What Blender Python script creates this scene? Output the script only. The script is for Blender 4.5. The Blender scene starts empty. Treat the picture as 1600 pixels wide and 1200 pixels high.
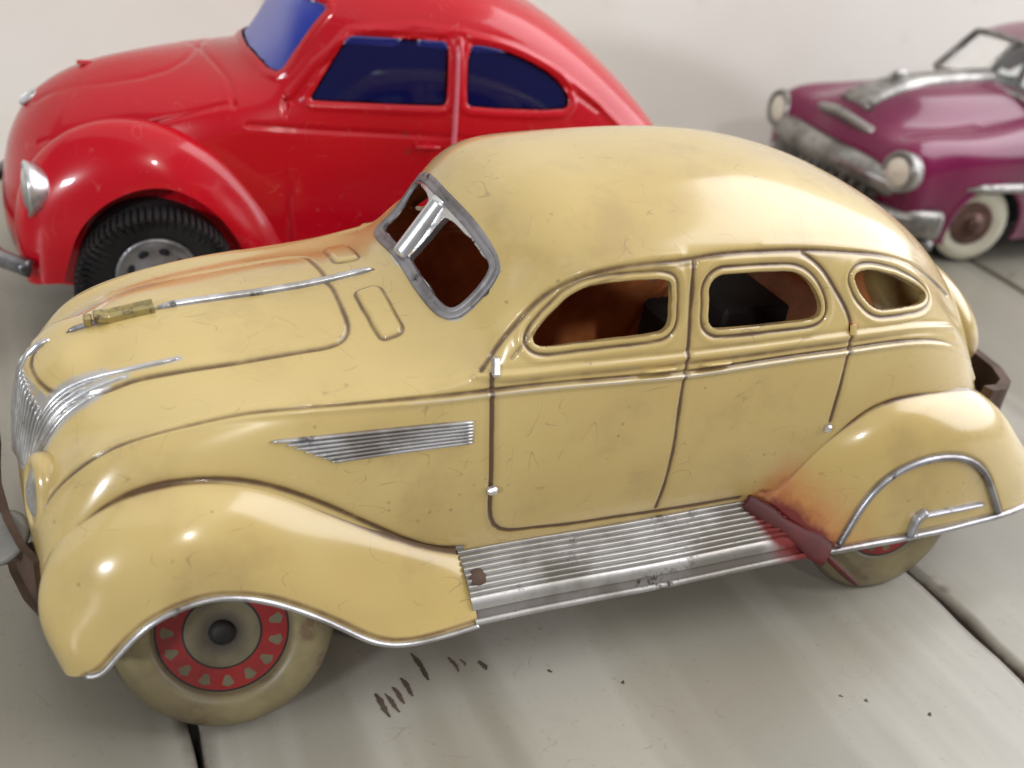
import bpy, math, random
import numpy as np
from mathutils import Matrix, Vector
random.seed(7); np.random.seed(7)
S=.01            # everything below is written in centimetres
sc=bpy.context.scene
COL=sc.collection
WORLD=.17
LIGHTS=[ # name, place, aimed at (cm), width, height, watts, colour
 ('window_light',(-120,-85,55),(5,0,4),20,11,8.0,(.93,.96,1)),
 ('lamp_light',(0,-88,68),(5,0,4),5,5,1.3,(1,.97,.92)),
 ('ceiling_light',(30,25,200),(25,20,0),420,360,23,(1,.965,.91)),
 ('side_window_light',(135,6,80),(40,28,16),170,150,26,(.96,.96,1)),
]
CHIPS=[((3.75,-5.15),1.75,.75,.07),((3.97,-5.15),1.85,.62,.055),((4.17,-4.98),1.8,.55,.055),((4.42,-4.8),1.75,.6,.06),((4.9,-4.3),1.7,.9,.06),((5.65,-4.45),1.7,.5,.05),((5.87,-4.45),1.7,.25,.025),((6.27,-4.66),1.7,.32,.06),((7.67,-5.25),1.6,.12,.05),((9.14,-6.05),1.5,.1,.04),((14.4,-8.2),1.2,.1,.04),((13.9,-7.9),1.5,.08,.03),((15.6,-9.0),1.5,.1,.05)]
# ---------------------------------------------------------------- camera
cam_d=bpy.data.cameras.new('camera'); cam=bpy.data.objects.new('camera',cam_d); COL.objects.link(cam)
cam.matrix_world=Matrix(((0.9099399,0.10112997,-0.40222147,-.02633),(-0.3960646,0.49963307,-0.77038927,-.21171),
    (0.12305371,0.86031362,0.49469007,.18),(0,0,0,1)))
cam_d.sensor_width=36; cam_d.lens=39.375; cam_d.clip_start=.01; cam_d.clip_end=20
cam_d.dof.use_dof=True; cam_d.dof.focus_distance=.245; cam_d.dof.aperture_fstop=15
sc.camera=cam
sc.view_settings.view_transform='Standard'; sc.view_settings.look='None'; sc.view_settings.exposure=.34; sc.view_settings.gamma=1
# ---------------------------------------------------------------- light of the room: soft white surroundings and windows behind the viewer
w=bpy.data.worlds.new('World'); sc.world=w; w.use_nodes=True
w.node_tree.nodes['Background'].inputs[0].default_value=(1,.97,.93,1); w.node_tree.nodes['Background'].inputs[1].default_value=WORLD
def area(name,loc,target,size,sizey,power,col):
    l=bpy.data.lights.new(name,'AREA'); l.shape='RECTANGLE'; l.size=size*S; l.size_y=sizey*S; l.energy=power; l.color=col
    o=bpy.data.objects.new(name,l); COL.objects.link(o); o.location=[c*S for c in loc]
    o.rotation_euler=(Vector(target)-Vector(loc)).to_track_quat('-Z','Y').to_euler(); return o
for a in LIGHTS: area(*a)

# ---------------------------------------------------------------- mesh helpers
def mesh(name,V,F,mats,parent=None,smooth=True,fmat=None,attrs=None):
    V=np.asarray(V,float).reshape(-1,3)*S
    me=bpy.data.meshes.new(name)
    if isinstance(F,np.ndarray) and F.ndim==2:
        k=F.shape[1]; n=len(F)
        me.vertices.add(len(V)); me.vertices.foreach_set('co',V.ravel())
        me.loops.add(n*k); me.loops.foreach_set('vertex_index',F.ravel().astype(np.int32))
        me.polygons.add(n); me.polygons.foreach_set('loop_start',np.arange(0,n*k,k,dtype=np.int32))
        me.update(calc_edges=True); me.validate()
    else:
        me.from_pydata(V.tolist(),[],[list(map(int,f)) for f in F])
    if not isinstance(mats,(list,tuple)): mats=[mats]
    for m in mats: me.materials.append(m)
    if fmat is not None: me.polygons.foreach_set('material_index',np.asarray(fmat,np.int32))
    if smooth: me.shade_smooth()
    if attrs:
        for k,v in attrs.items():
            a=me.attributes.new(k,'FLOAT','POINT'); a.data.foreach_set('value',np.asarray(v,np.float32))
    me.update()
    o=bpy.data.objects.new(name,me); COL.objects.link(o)
    if parent: o.parent=parent
    return o
def thing(name,label,cat,loc=(0,0,0),rz=0,group=None):
    o=bpy.data.objects.new(name,None); COL.objects.link(o); o.location=[c*S for c in loc]; o.rotation_euler=(0,0,rz)
    o.empty_display_size=.01; o['label']=label; o['category']=cat
    if group: o['group']=group
    return o
def quads(nu,nv,closed_u=False,closed_v=False):
    i=np.arange(nu*nv).reshape(nu,nv)
    if closed_u: i=np.concatenate([i,i[:1]],0)
    if closed_v: i=np.concatenate([i,i[:,:1]],1)
    return np.stack([i[:-1,:-1],i[1:,:-1],i[1:,1:],i[:-1,1:]],-1).reshape(-1,4)
def unit(a): return a/(np.linalg.norm(a,axis=-1,keepdims=True)+1e-12)
def mirY(V): return np.asarray(V)*np.array([1,-1,1.])
def chaikin(P,n=2,closed=True):
    P=np.array(P,float)
    if closed and np.linalg.norm(P[0]-P[-1])<1e-6: P=P[:-1]
    for _ in range(n):
        Q=np.roll(P,-1,0) if closed else P[1:]
        A=P if closed else P[:-1]
        N=np.stack([A*.75+Q*.25,A*.25+Q*.75],1).reshape(-1,3)
        P=N if closed else np.concatenate([P[:1],N,P[-1:]])
    return P
def smooth_line(P,n,k=3):
    P=np.array(P,float)
    for _ in range(k): P[1:-1]=P[1:-1]*.5+(P[:-2]+P[2:])*.25
    s=np.concatenate([[0],np.cumsum(np.linalg.norm(np.diff(P,axis=0),axis=1))]); t=np.linspace(0,s[-1],n)
    return np.stack([np.interp(t,s,P[:,i]) for i in range(3)],1)
def moulding(P,N,w,h,k=7,closed=False,prof=None,taper=0):
    """bead of width w and height h laid along P on a surface with normals N"""
    P=np.asarray(P,float); N=unit(np.asarray(N,float)); n=len(P)
    T=unit(np.roll(P,-1,0)-np.roll(P,1,0)) if closed else unit(np.gradient(P,axis=0))
    B=unit(np.cross(T,N)); N=np.cross(B,T)
    if prof is None:
        a=np.linspace(0,np.pi,k); prof=[(math.cos(t)*.5,math.sin(t)) for t in a]; prof=[(-.5 if False else .5,-.6)]+prof+[(-.5,-.6)]
    W=np.ones(n)*w; H=np.ones(n)*h
    if taper and not closed:
        e=np.minimum(np.arange(n),np.arange(n)[::-1])/max(1,taper); e=np.clip(e,0,1)**.5; W=W*(.15+.85*e); H=H*(.1+.9*e)
    V=np.stack([P+B*(u*W)[:,None]+N*(v*H)[:,None] for u,v in prof],1)
    F=quads(n,len(prof),closed_u=closed).tolist()
    if not closed:
        m=len(prof); F.append(list(range(m))); F.append([(n-1)*m+i for i in range(m)][::-1])
    return V.reshape(-1,3),F
def join(parts):
    VV=[];FF_=[];o=0
    for V,F in parts:
        V=np.asarray(V,float).reshape(-1,3); VV.append(V); FF_+= [[i+o for i in f] for f in (F.tolist() if isinstance(F,np.ndarray) else F)]; o+=len(V)
    return np.concatenate(VV),FF_
def box(c,s,bev=.0):
    """box with chamfered edges, centre c, full size s"""
    c=np.array(c,float); h=np.array(s,float)/2; b=min(bev,min(h)*.9)
    V=[];F=[]
    if b<=0:
        V=[c+h*np.array([x,y,z]) for x in(-1,1) for y in(-1,1) for z in(-1,1)]
        return np.array(V),[[0,1,3,2],[4,6,7,5],[0,4,5,1],[2,3,7,6],[0,2,6,4],[1,5,7,3]]
    idx={}
    for x in(-1,1):
        for y in(-1,1):
            for z in(-1,1):
                for a in range(3):
                    d=h-b; d[a]=h[a]; idx[(x,y,z,a)]=len(V); V.append(c+d*np.array([x,y,z]))
    g=lambda x,y,z,a: idx[(x,y,z,a)]
    for a in range(3):
        o=[i for i in range(3) if i!=a]
        for sgn in(-1,1):
            q=[]
            for p in((-1,-1),(1,-1),(1,1),(-1,1)):
                k=[0,0,0]; k[a]=sgn; k[o[0]],k[o[1]]=p; q.append(g(*k,a))
            F.append(q)
    for a in range(3):
        o=[i for i in range(3) if i!=a]
        for p in(-1,1):
            for r in(-1,1):
                k1=[0,0,0];k2=[0,0,0]; k1[a]=-1;k2[a]=1
                for kk in(k1,k2): kk[o[0]]=p; kk[o[1]]=r
                F.append([g(*k1,o[0]),g(*k2,o[0]),g(*k2,o[1]),g(*k1,o[1])])
    for x in(-1,1):
        for y in(-1,1):
            for z in(-1,1): F.append([g(x,y,z,0),g(x,y,z,1),g(x,y,z,2)])
    return np.array(V),F
def lathe(prof,n=64,ax=(0,-1,0)):
    """revolve (radius, along) about axis ax"""
    ax=unit(np.array(ax,float)); u=unit(np.cross(ax,[0.01,0,1.])); v=np.cross(ax,u)
    a=np.linspace(0,2*np.pi,n,endpoint=False); pr=np.array(prof,float)
    V=(pr[None,:,0,None]*(np.cos(a)[:,None,None]*u+np.sin(a)[:,None,None]*v)+pr[None,:,1,None]*ax)
    return V.reshape(-1,3),quads(n,len(pr),closed_u=True)
def seg_dist(V,P,closed=False,R=1.0):
    """distance of points V to polyline P (only where closer than R to its box) and nearest points"""
    P=np.asarray(P,float); Q=np.roll(P,-1,0) if closed else P[1:]; A=P if closed else P[:-1]
    d=np.full(len(V),9.); near=np.zeros((len(V),3))
    m=np.where(((V>P.min(0)-R)&(V<P.max(0)+R)).all(1))[0]
    X=V[m]; dm=np.full(len(m),9.); nm=np.zeros((len(m),3))
    for a,b in zip(A,Q):
        e=b-a; L=e@e
        if L<1e-12: continue
        t=np.clip(((X-a)@e)/L,0,1); C=a+t[:,None]*e; q=np.linalg.norm(X-C,axis=1); k=q<dm
        dm[k]=q[k]; nm[k]=C[k]
    d[m]=dm; near[m]=nm
    return d,near
def inside2(V,P,a,b):
    """which points are inside polygon P in the plane of axes a,b"""
    x,y=V[:,a],V[:,b]; r=np.zeros(len(V),bool); Q=np.roll(P,-1,0)
    for p,q in zip(P,Q):
        c=((p[b]>y)!=(q[b]>y)); 
        with np.errstate(divide='ignore',invalid='ignore'):
            r^=c&(x<(q[a]-p[a])*(y-p[b])/(q[b]-p[b]+1e-15)+p[a])
    return r
def normals(P):
    return unit(np.cross(np.gradient(P,axis=0),np.gradient(P,axis=1)))
class Surf:
    def __init__(s,P,out): # out: a point well inside, normals face away from it
        s.P=P.reshape(-1,3); s.N=normals(P).reshape(-1,3)
    def at(s,pts):
        o=[]
        for p in np.asarray(pts,float).reshape(-1,3):
            i=np.argmin(((s.P-p)**2).sum(1)); n=s.N[i]; o.append(n)
        return np.array(o)
    def snap(s,pts):
        return np.array([s.P[np.argmin(((s.P-p)**2).sum(1))] for p in np.asarray(pts,float)])
# ---------------------------------------------------------------- material helpers
class NT:
    def __init__(s,name):
        s.m=bpy.data.materials.new(name); s.m.use_nodes=True; s.t=s.m.node_tree; s.b=s.t.nodes['Principled BSDF']; s.out=s.t.nodes['Material Output']
    def n(s,typ,**k):
        n=s.t.nodes.new(typ)
        for a,v in k.items():
            if a.startswith('i_'): 
                key=a[2:]; key=int(key) if key.isdigit() else key.replace('_',' ')
                s.put(n.inputs[key],v)
            else: setattr(n,a,v)
        return n
    def put(s,inp,v):
        if isinstance(v,bpy.types.NodeSocket): s.t.links.new(v,inp)
        else: inp.default_value=v
    def math(s,op,a,b=0,c=None,clamp=False):
        n=s.t.nodes.new('ShaderNodeMath'); n.operation=op; n.use_clamp=clamp; s.put(n.inputs[0],a); s.put(n.inputs[1],b)
        if c is not None: s.put(n.inputs[2],c)
        return n.outputs[0]
    def mix(s,f,a,b):
        n=s.t.nodes.new('ShaderNodeMix'); n.data_type='RGBA'; s.put(n.inputs[0],f)
        for i,v in((6,a),(7,b)): s.put(n.inputs[i],(*v,1) if isinstance(v,(tuple,list)) and len(v)==3 else v)
        return n.outputs[2]
    def noise(s,scale,detail=3,rough=.5,co=None,dist=0):
        n=s.n('ShaderNodeTexNoise'); n.inputs['Scale'].default_value=scale; n.inputs['Detail'].default_value=detail; n.inputs['Roughness'].default_value=rough; n.inputs['Distortion'].default_value=dist
        s.put(n.inputs['Vector'],co if co is not None else s.co()); return n.outputs['Fac']
    def co(s,scale=None,rot=None):
        tc=s.n('ShaderNodeTexCoord').outputs['Object']
        if scale or rot:
            mp=s.n('ShaderNodeMapping'); s.put(mp.inputs[0],tc)
            if scale: mp.inputs['Scale'].default_value=scale
            if rot: mp.inputs['Rotation'].default_value=rot
            return mp.outputs[0]
        return tc
    def ramp(s,f,lo,hi): # smooth 0..1 between lo and hi
        n=s.n('ShaderNodeMapRange'); n.interpolation_type='SMOOTHSTEP'; s.put(n.inputs[0],f); n.inputs[1].default_value=lo; n.inputs[2].default_value=hi; return n.outputs[0]
    def attr(s,name):
        return s.n('ShaderNodeAttribute',attribute_name=name).outputs['Fac']
    def base(s,c): s.put(s.b.inputs['Base Color'],(*c,1) if isinstance(c,(tuple,list)) and len(c)==3 else c)
    def bump(s,h,strength=.3,dist=.0002):
        n=s.n('ShaderNodeBump'); n.inputs['Strength'].default_value=strength; n.inputs['Distance'].default_value=dist; s.put(n.inputs['Height'],h); s.put(s.b.inputs['Normal'],n.outputs[0])
    def set(s,**k):
        for a,v in k.items(): s.put(s.b.inputs[a.replace('_',' ')],v)
        return s
def scratches(t,amount=1.0):
    """0..1: hair scratches, nicks and specks of an old lacquer"""
    out=None
    for sc_,rot,seed,gs in (((60,150,150),(.3,.5,.4),0,90),((160,75,130),(.9,.1,-.5),3.1,110),((190,200,70),(.6,-.4,1.2),7.7,80),((90,90,220),(1.5,.2,.3),12.,120)):
        n=t.n('ShaderNodeTexNoise',noise_dimensions='4D'); n.inputs['W'].default_value=seed; n.inputs['Scale'].default_value=1; n.inputs['Detail'].default_value=.4
        t.put(n.inputs['Vector'],t.co(sc_,rot)); f=t.math('ABSOLUTE',t.math('SUBTRACT',n.outputs['Fac'],.5))
        g=t.n('ShaderNodeTexNoise',noise_dimensions='4D'); g.inputs['W'].default_value=seed+40; g.inputs['Scale'].default_value=gs; g.inputs['Detail'].default_value=3; t.put(g.inputs['Vector'],t.co())
        f=t.math('MULTIPLY',t.ramp(t.math('SUBTRACT',.007,f),0,.008),t.ramp(g.outputs['Fac'],.575,.635)); out=f if out is None else t.math('MAXIMUM',out,f)
    sp=t.n('ShaderNodeTexVoronoi'); sp.inputs['Scale'].default_value=230; t.put(sp.inputs['Vector'],t.co())
    dot=t.math('MULTIPLY',t.ramp(t.math('SUBTRACT',t.math('MULTIPLY',t.noise(600,3,.7),.22),sp.outputs['Distance']),0,.05),t.ramp(t.noise(60,3),.52,.6))
    return t.math('MULTIPLY',t.math('MAXIMUM',out,dot),amount,clamp=True)
def cream(name,base,dark):
    t=NT(name); c=t.mix(t.ramp(t.noise(9,4,.6),.35,.65),base,dark)
    c=t.mix(t.math('MULTIPLY',t.ramp(t.noise(38,5,.65),.5,.72),.30),c,(.30,.20,.10))       # handling dirt
    c=t.mix(t.math('MULTIPLY',scratches(t),.5),c,(.20,.13,.065))
    g=t.attr('grime'); gn=t.math('MULTIPLY',g,t.math('ADD',t.math('MULTIPLY',t.noise(130,4,.65),.9),t.math('MULTIPLY',t.noise(28,2),.75)),clamp=True)
    c=t.mix(t.ramp(gn,.07,.72),c,(.11,.055,.022))
    sv=t.math('MULTIPLY',t.attr('silver'),t.ramp(t.noise(160,4,.7),.30,.46),clamp=True)
    c=t.mix(sv,c,(.55,.55,.56))
    r=t.math('MULTIPLY',t.attr('reflect_tint'),t.math('MULTIPLY',t.noise(45,5,.75),2.0),clamp=True)
    c=t.mix(t.math('MULTIPLY',t.ramp(r,.08,.6),.8),c,(.50,.17,.05)); c=t.mix(t.ramp(r,.42,.85),c,(.17,.022,.02))  # glass reflection painted in: orange glow, dark red core
    # bare tin inside
    geo=t.n('ShaderNodeNewGeometry'); ins=t.mix(t.ramp(t.noise(45,5,.6),.35,.7),(.80,.28,.08),(.42,.12,.035))
    c=t.mix(geo.outputs['Backfacing'],c,ins)
    t.base(c); ro=t.math('ADD',t.math('MULTIPLY',t.noise(60,4,.6),.18),.16); ro=t.math('ADD',ro,t.math('MULTIPLY',gn,.4)); t.put(t.b.inputs['Roughness'],t.math('ADD',ro,t.math('MULTIPLY',geo.outputs['Backfacing'],.5)))
    t.put(t.b.inputs['Metallic'],t.math('MULTIPLY',sv,.75))
    t.bump(t.math('ADD',t.noise(14,2),t.math('MULTIPLY',t.noise(420,2),.02)),.25,.0012)
    t.set(Coat_Weight=.6,Coat_Roughness=.12)
    return t.m
def metal(name,c1,c2,c3=(.03,.02,.012),rough=.3,metallic=.85,dirt=.55,scale=70):
    t=NT(name); c=t.mix(t.ramp(t.noise(scale,4,.6),.4,.65),c1,c2); d=t.ramp(t.noise(scale*1.7,5,.7),dirt,dirt+.14)
    g=t.attr('grime'); d=t.math('MAXIMUM',d,t.math('MULTIPLY',g,.9)); c=t.mix(d,c,c3); mr=t.ramp(t.math('MULTIPLY',t.attr('reflect_tint'),t.math('ADD',t.noise(60,4,.7),.5)),.25,.75); c=t.mix(mr,c,(.17,.02,.018)); d=t.math('MAXIMUM',d,mr); t.base(c)  # also paints the glass reflection in dark red
    t.put(t.b.inputs['Metallic'],t.math('SUBTRACT',metallic,t.math('MULTIPLY',d,metallic*.8))); t.put(t.b.inputs['Roughness'],t.math('ADD',t.math('MULTIPLY',d,.4),rough))
    t.bump(t.noise(scale*3,3),.25,.0003); return t.m
def plain(name,c,rough=.5,metallic=0,var=.25,scale=60,bump=.2,**k):
    t=NT(name); t.base(t.mix(t.ramp(t.noise(scale,4,.6),.35,.68),c,tuple(x*(1-var) for x in c))); t.set(Roughness=rough,Metallic=metallic)
    if bump: t.bump(t.noise(scale*3,3),bump,.0003)
    t.set(**k); return t.m
def paint(name,c,c2,spec=(.75,.6,.5)):
    """glossy printed tin, with chips"""
    t=NT(name); col=t.mix(t.ramp(t.noise(12,3),.35,.65),c,c2)
    v=t.n('ShaderNodeTexVoronoi'); v.inputs['Scale'].default_value=75; t.put(v.inputs['Vector'],t.co())
    chip=t.math('MULTIPLY',t.ramp(t.math('SUBTRACT',t.math('MULTIPLY',t.noise(400,3,.7),.2),v.outputs['Distance']),0,.05),t.ramp(t.noise(22,2),.55,.62))
    col=t.mix(chip,col,(.05,.035,.03))
    col=t.mix(t.math('MULTIPLY',scratches(t),.1),col,spec)
    t.base(col); t.set(Roughness=.24,Coat_Weight=.45,Coat_Roughness=.05,Specular_IOR_Level=.3); t.bump(t.noise(20,2),.2,.0008); return t.m

def spline_op(kn, te):
    """matrix of the natural cubic spline through values at knots kn, evaluated at te"""
    n=len(kn); h=np.diff(kn)
    A=np.zeros((n,n)); B=np.zeros((n,n)); A[0,0]=A[-1,-1]=1
    for i in range(1,n-1):
        A[i,i-1]=h[i-1]; A[i,i]=2*(h[i-1]+h[i]); A[i,i+1]=h[i]
        B[i,i-1]=6/h[i-1]; B[i,i+1]=6/h[i]; B[i,i]=-6/h[i-1]-6/h[i]
    M=np.linalg.solve(A,B)
    idx=np.clip(np.searchsorted(kn,te,side='right')-1,0,n-2)
    hh=h[idx]; a=(kn[idx+1]-te)/hh; b=(te-kn[idx])/hh
    E=np.zeros((len(te),n)); r=np.arange(len(te))
    E[r,idx]+=a; E[r,idx+1]+=b
    return E+((a**3-a)*hh**2/6)[:,None]*M[idx]+((b**3-b)*hh**2/6)[:,None]*M[idx+1]
def net_eval(net, nu, nv, mir_u=0, mir_v=0, pw=.7):
    """smooth sheet through a net of control points [row][col]=(x,y,z); mir_* continues it as its mirror image in y
    so that it crosses the centre plane smoothly"""
    N=np.array(net,float); fl=np.array([1,-1,1.])
    if mir_u: N=np.concatenate([(N[1:1+mir_u]*fl)[::-1],N],0)
    if mir_v: N=np.concatenate([(N[:,1:1+mir_v]*fl)[:,::-1],N],1)
    ku=np.concatenate([[0],np.cumsum((np.linalg.norm(np.diff(N,axis=0),axis=2)**pw).mean(1))])
    kv=np.concatenate([[0],np.cumsum((np.linalg.norm(np.diff(N,axis=1),axis=2)**pw).mean(0))])
    tu0,tv0=ku[mir_u],kv[mir_v]
    tu=np.linspace(tu0,ku[-1],nu); tv=np.linspace(tv0,kv[-1],nv)
    return np.einsum('ai,ijk,bj->abk',spline_op(ku,tu),N,spline_op(kv,tv))
def curve_eval(pts,n):
    P=np.array(pts,float); k=np.concatenate([[0],np.cumsum(np.linalg.norm(np.diff(P,axis=0),axis=1)**.6)])
    # even spacing along the curve
    Q=spline_op(k,np.linspace(0,k[-1],n*4))@P
    s=np.concatenate([[0],np.cumsum(np.linalg.norm(np.diff(Q,axis=0),axis=1))])
    t=np.linspace(0,s[-1],n)
    return np.stack([np.interp(t,s,Q[:,i]) for i in range(Q.shape[1])],1)
def R_(xs,yz):
    if not hasattr(xs,'__len__'): xs=[xs]*len(yz)
    return [(x,-y,z) for x,(y,z) in zip(xs,yz)]
SIDE=[(4.15,5.3),(4.05,3.9),(3.85,2.7)]
BODY=[
 R_([-2.15,-2.40,-2.52,-2.64,-2.72,-2.76,-2.78,-2.78,-2.72,-2.6],[(0,6.52),(0,6.30),(0,6.0),(0,5.4),(0,4.9),(0,4.4),(0,3.9),(0,3.2),(0,2.4),(0,1.4)]),
 R_([-2.0,-2.2,-2.36,-2.5,-2.6,-2.66,-2.7,-2.72,-2.68,-2.55],[(0,6.62),(.45,6.42),(.7,6.1),(.85,5.5),(1.0,4.9),(1.15,4.4),(1.3,3.9),(1.3,3.2),(1.3,2.4),(1.3,1.4)]),
 R_([-1.6,-1.75,-1.92,-2.1,-2.25,-2.35,-2.45,-2.6,-2.62,-2.5],[(0,6.78),(.8,6.62),(1.2,6.2),(1.6,5.75),(2.0,5.25),(2.25,4.9),(2.5,4.6),(2.6,3.6),(2.5,2.5),(2.5,1.4)]),
 R_([-1.1,-1.2,-1.35,-1.6,-1.75,-1.85,-1.95,-2.3,-2.35,-2.3],[(0,6.92),(.95,6.7),(1.5,6.38),(1.98,6.03),(2.4,5.73),(2.75,5.6),(2.95,5.35),(3.5,4.2),(3.5,2.7),(3.5,1.4)]),
 R_([-.4,-.45,-.55,-.7,-.9,-1.05,-1.2,-1.4,-1.5,-1.5],[(0,7.08),(1.15,6.92),(1.85,6.6),(2.35,6.33),(2.78,6.14),(3.02,6.08),(3.22,5.98),(3.85,4.85),(4.0,3.0),(4,1.6)]),
 R_([1,1,.95,.9,.85,.8,.75,.6,.5,.5],[(0,7.26),(1.25,7.12),(2.1,6.87),(2.65,6.7),(3.1,6.65),(3.32,6.6),(3.5,6.48),(4.02,5.3),(4.05,3.5),(4.05,2.2)]),
 R_([3.2]*10,[(0,7.46),(1.3,7.36),(2.2,7.12),(2.85,6.94),(3.3,6.86),(3.56,6.8),(3.74,6.7),(4.05,5.3),(4.05,3.9),(3.95,2.7)]),
 R_([4.6,4.65,4.7,4.75,4.8,4.85,4.85,4.85,4.85,4.85],[(0,7.72),(1.4,7.56),(2.4,7.27),(3.1,7.12),(3.5,7.05),(3.72,6.99),(3.87,6.8),(4.1,5.3),(4.05,3.9),(3.87,2.7)]),
 R_([5.2,5.33,5.55,5.65,5.75,5.8,5.8,5.8,5.8,5.8],[(0,7.97),(1.4,7.86),(2.5,7.62),(3.15,7.4),(3.55,7.28),(3.8,7.15),(3.95,6.85)]+SIDE),
 R_([5.7,5.82,6.05,6.2,6.25,6.25,6.25,6.25,6.25,6.25],[(0,8.6),(1.35,8.47),(2.47,8.15),(3.08,7.95),(3.55,7.65),(3.86,7.18),(3.98,6.87)]+SIDE),
 R_([6.15,6.25,6.5,6.75,6.9,6.9,6.9,6.9,6.9,6.9],[(0,9.35),(1.25,9.28),(2.38,9.02),(3.0,8.6),(3.5,7.95),(3.89,7.2),(4.0,6.88)]+SIDE),
 R_([6.95,7.0,7.2,7.35,7.45,7.5,7.5,7.5,7.5,7.5],[(0,10.0),(1.3,9.93),(2.45,9.63),(3.12,9.02),(3.55,8.12),(3.91,7.2),(4.02,6.88)]+SIDE),
 R_(8.6,[(0,10.32),(1.4,10.23),(2.5,9.9),(3.35,9.22),(3.68,8.27),(3.95,7.2),(4.05,6.88)]+SIDE),
 R_(10.8,[(0,10.45),(1.4,10.36),(2.55,10.0),(3.45,9.33),(3.73,8.33),(3.97,7.2),(4.05,6.88)]+SIDE),
 R_(13.0,[(0,10.42),(1.4,10.33),(2.52,9.95),(3.42,9.3),(3.72,8.3),(3.97,7.2),(4.05,6.88)]+SIDE),
 R_(15.0,[(0,10.08),(1.35,9.99),(2.45,9.65),(3.28,9.02),(3.62,8.15),(3.92,7.2),(4.02,6.88),(4.15,5.3),(4.05,3.9),(3.9,2.7)]),
 R_(17.0,[(0,9.38),(1.25,9.3),(2.25,9.0),(3.0,8.4),(3.42,7.8),(3.72,7.15),(3.87,6.85),(4.1,5.3),(4.05,3.9),(3.9,2.5)]),
 R_([19.55,19.5,19.35,19.1,18.85,18.7,18.65,18.8,18.8,18.8],[(0,7.8),(1.1,7.7),(2.0,7.4),(2.6,6.98),(3.0,6.88),(3.28,6.75),(3.48,6.55),(3.9,5.1),(3.9,3.8),(3.9,2.2)]),
 R_([21.2,21.1,20.9,20.6,20.3,20.1,20.0,20.1,20.1,20.1],[(0,5.8),(1.0,5.8),(1.8,5.75),(2.3,5.7),(2.7,5.65),(3.0,5.6),(3.2,5.45),(3.5,4.5),(3.5,3.5),(3.5,2.0)]),
 R_([22.2,22.1,21.9,21.7,21.5,21.4,21.3,21.2,21.1,21.1],[(0,3.6),(.9,3.6),(1.7,3.6),(2.2,3.6),(2.6,3.6),(2.8,3.6),(3.0,3.5),(3.1,3.2),(3.1,2.8),(3.1,2.0)]),
]
def N3(rows): return rows
FF=[
 [(-2.25,-3.2,1.8),(-2.42,-3.7,1.9),(-2.42,-4.25,2.0),(-2.3,-4.72,2.15),(-2.02,-4.98,2.33)],
 [(-2.45,-3.1,3.0),(-2.68,-3.7,3.0),(-2.6,-4.3,3.0),(-2.25,-4.85,2.9),(-1.75,-5.1,2.45)],
 [(-2.35,-3.2,4.0),(-2.5,-3.75,3.9),(-2.3,-4.35,3.75),(-1.9,-4.9,3.4),(-1.45,-5.1,2.8)],
 [(-1.9,-3.5,4.75),(-1.95,-4.05,4.6),(-1.75,-4.6,4.35),(-1.35,-5.0,3.9),(-.95,-5.12,3.35)],
 [(-1.0,-3.7,5.35),(-1,-4.2,5.2),(-.85,-4.7,4.85),(-.6,-5.03,4.3),(-.35,-5.12,3.65)],
 [(0.1,-3.8,5.55),(.1,-4.3,5.4),(.1,-4.75,5.0),(.15,-5.05,4.4),(.2,-5.12,3.75)],
 [(1.3,-3.9,5.35),(1.2,-4.35,5.15),(1.1,-4.75,4.75),(1.0,-5.03,4.15),(.9,-5.12,3.6)],
 [(2.6,-3.98,4.6),(2.45,-4.35,4.4),(2.2,-4.72,4.0),(2.0,-5.0,3.5),(1.75,-5.12,3.15)],
 [(3.8,-3.98,3.8),(3.65,-4.3,3.6),(3.4,-4.65,3.1),(3.1,-4.95,2.7),(2.8,-5.1,2.35)],
 [(4.9,-3.92,3.15),(4.85,-4.2,3.0),(4.6,-4.55,2.55),(4.3,-4.85,2.0),(4.0,-5.08,1.6)],
 [(5.8,-3.82,2.75),(5.8,-4.1,2.6),(5.8,-4.45,2.3),(5.8,-4.8,1.95),(5.8,-5.05,1.65)],
]
RF=[
 [(13.6,-3.8,2.75),(13.9,-4.1,2.5),(14.4,-4.5,2.2),(14.8,-4.8,1.95),(15.2,-5.0,1.68)],
 [(14.1,-3.9,3.3),(14.5,-4.3,3.1),(15,-4.65,2.8),(15.5,-4.9,2.3),(15.9,-5.02,1.68)],
 [(14.6,-3.98,4.1),(15.0,-4.4,3.85),(15.5,-4.75,3.4),(16.1,-4.97,2.6),(16.6,-5.03,1.68)],
 [(15.3,-4.0,4.75),(15.65,-4.45,4.5),(16.1,-4.8,3.95),(16.7,-5.0,2.9),(17.2,-5.05,1.68)],
 [(16.2,-4.0,5.25),(16.5,-4.45,5.0),(16.9,-4.85,4.3),(17.4,-5.02,3.0),(17.8,-5.05,1.68)],
 [(17.3,-3.98,5.4),(17.5,-4.45,5.15),(17.8,-4.85,4.4),(18.1,-5.02,3.1),(18.4,-5.05,1.68)],
 [(18.6,-3.85,5.3),(18.8,-4.35,5.0),(19.0,-4.8,4.25),(19.1,-5.0,3.0),(19.1,-5.05,1.69)],
 [(19.8,-3.65,5.05),(20.1,-4.1,4.75),(20.3,-4.6,4.05),(20.3,-4.9,2.9),(20,-5.03,1.72)],
 [(20.8,-3.3,4.3),(21.3,-3.75,4.05),(21.6,-4.3,3.45),(21.7,-4.75,2.5),(21.3,-4.98,1.78)],
 [(21.4,-2.9,3.0),(22.2,-3.3,2.95),(22.8,-3.8,2.7),(23.0,-4.3,2.2),(22.6,-4.75,1.85)],
]

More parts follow.
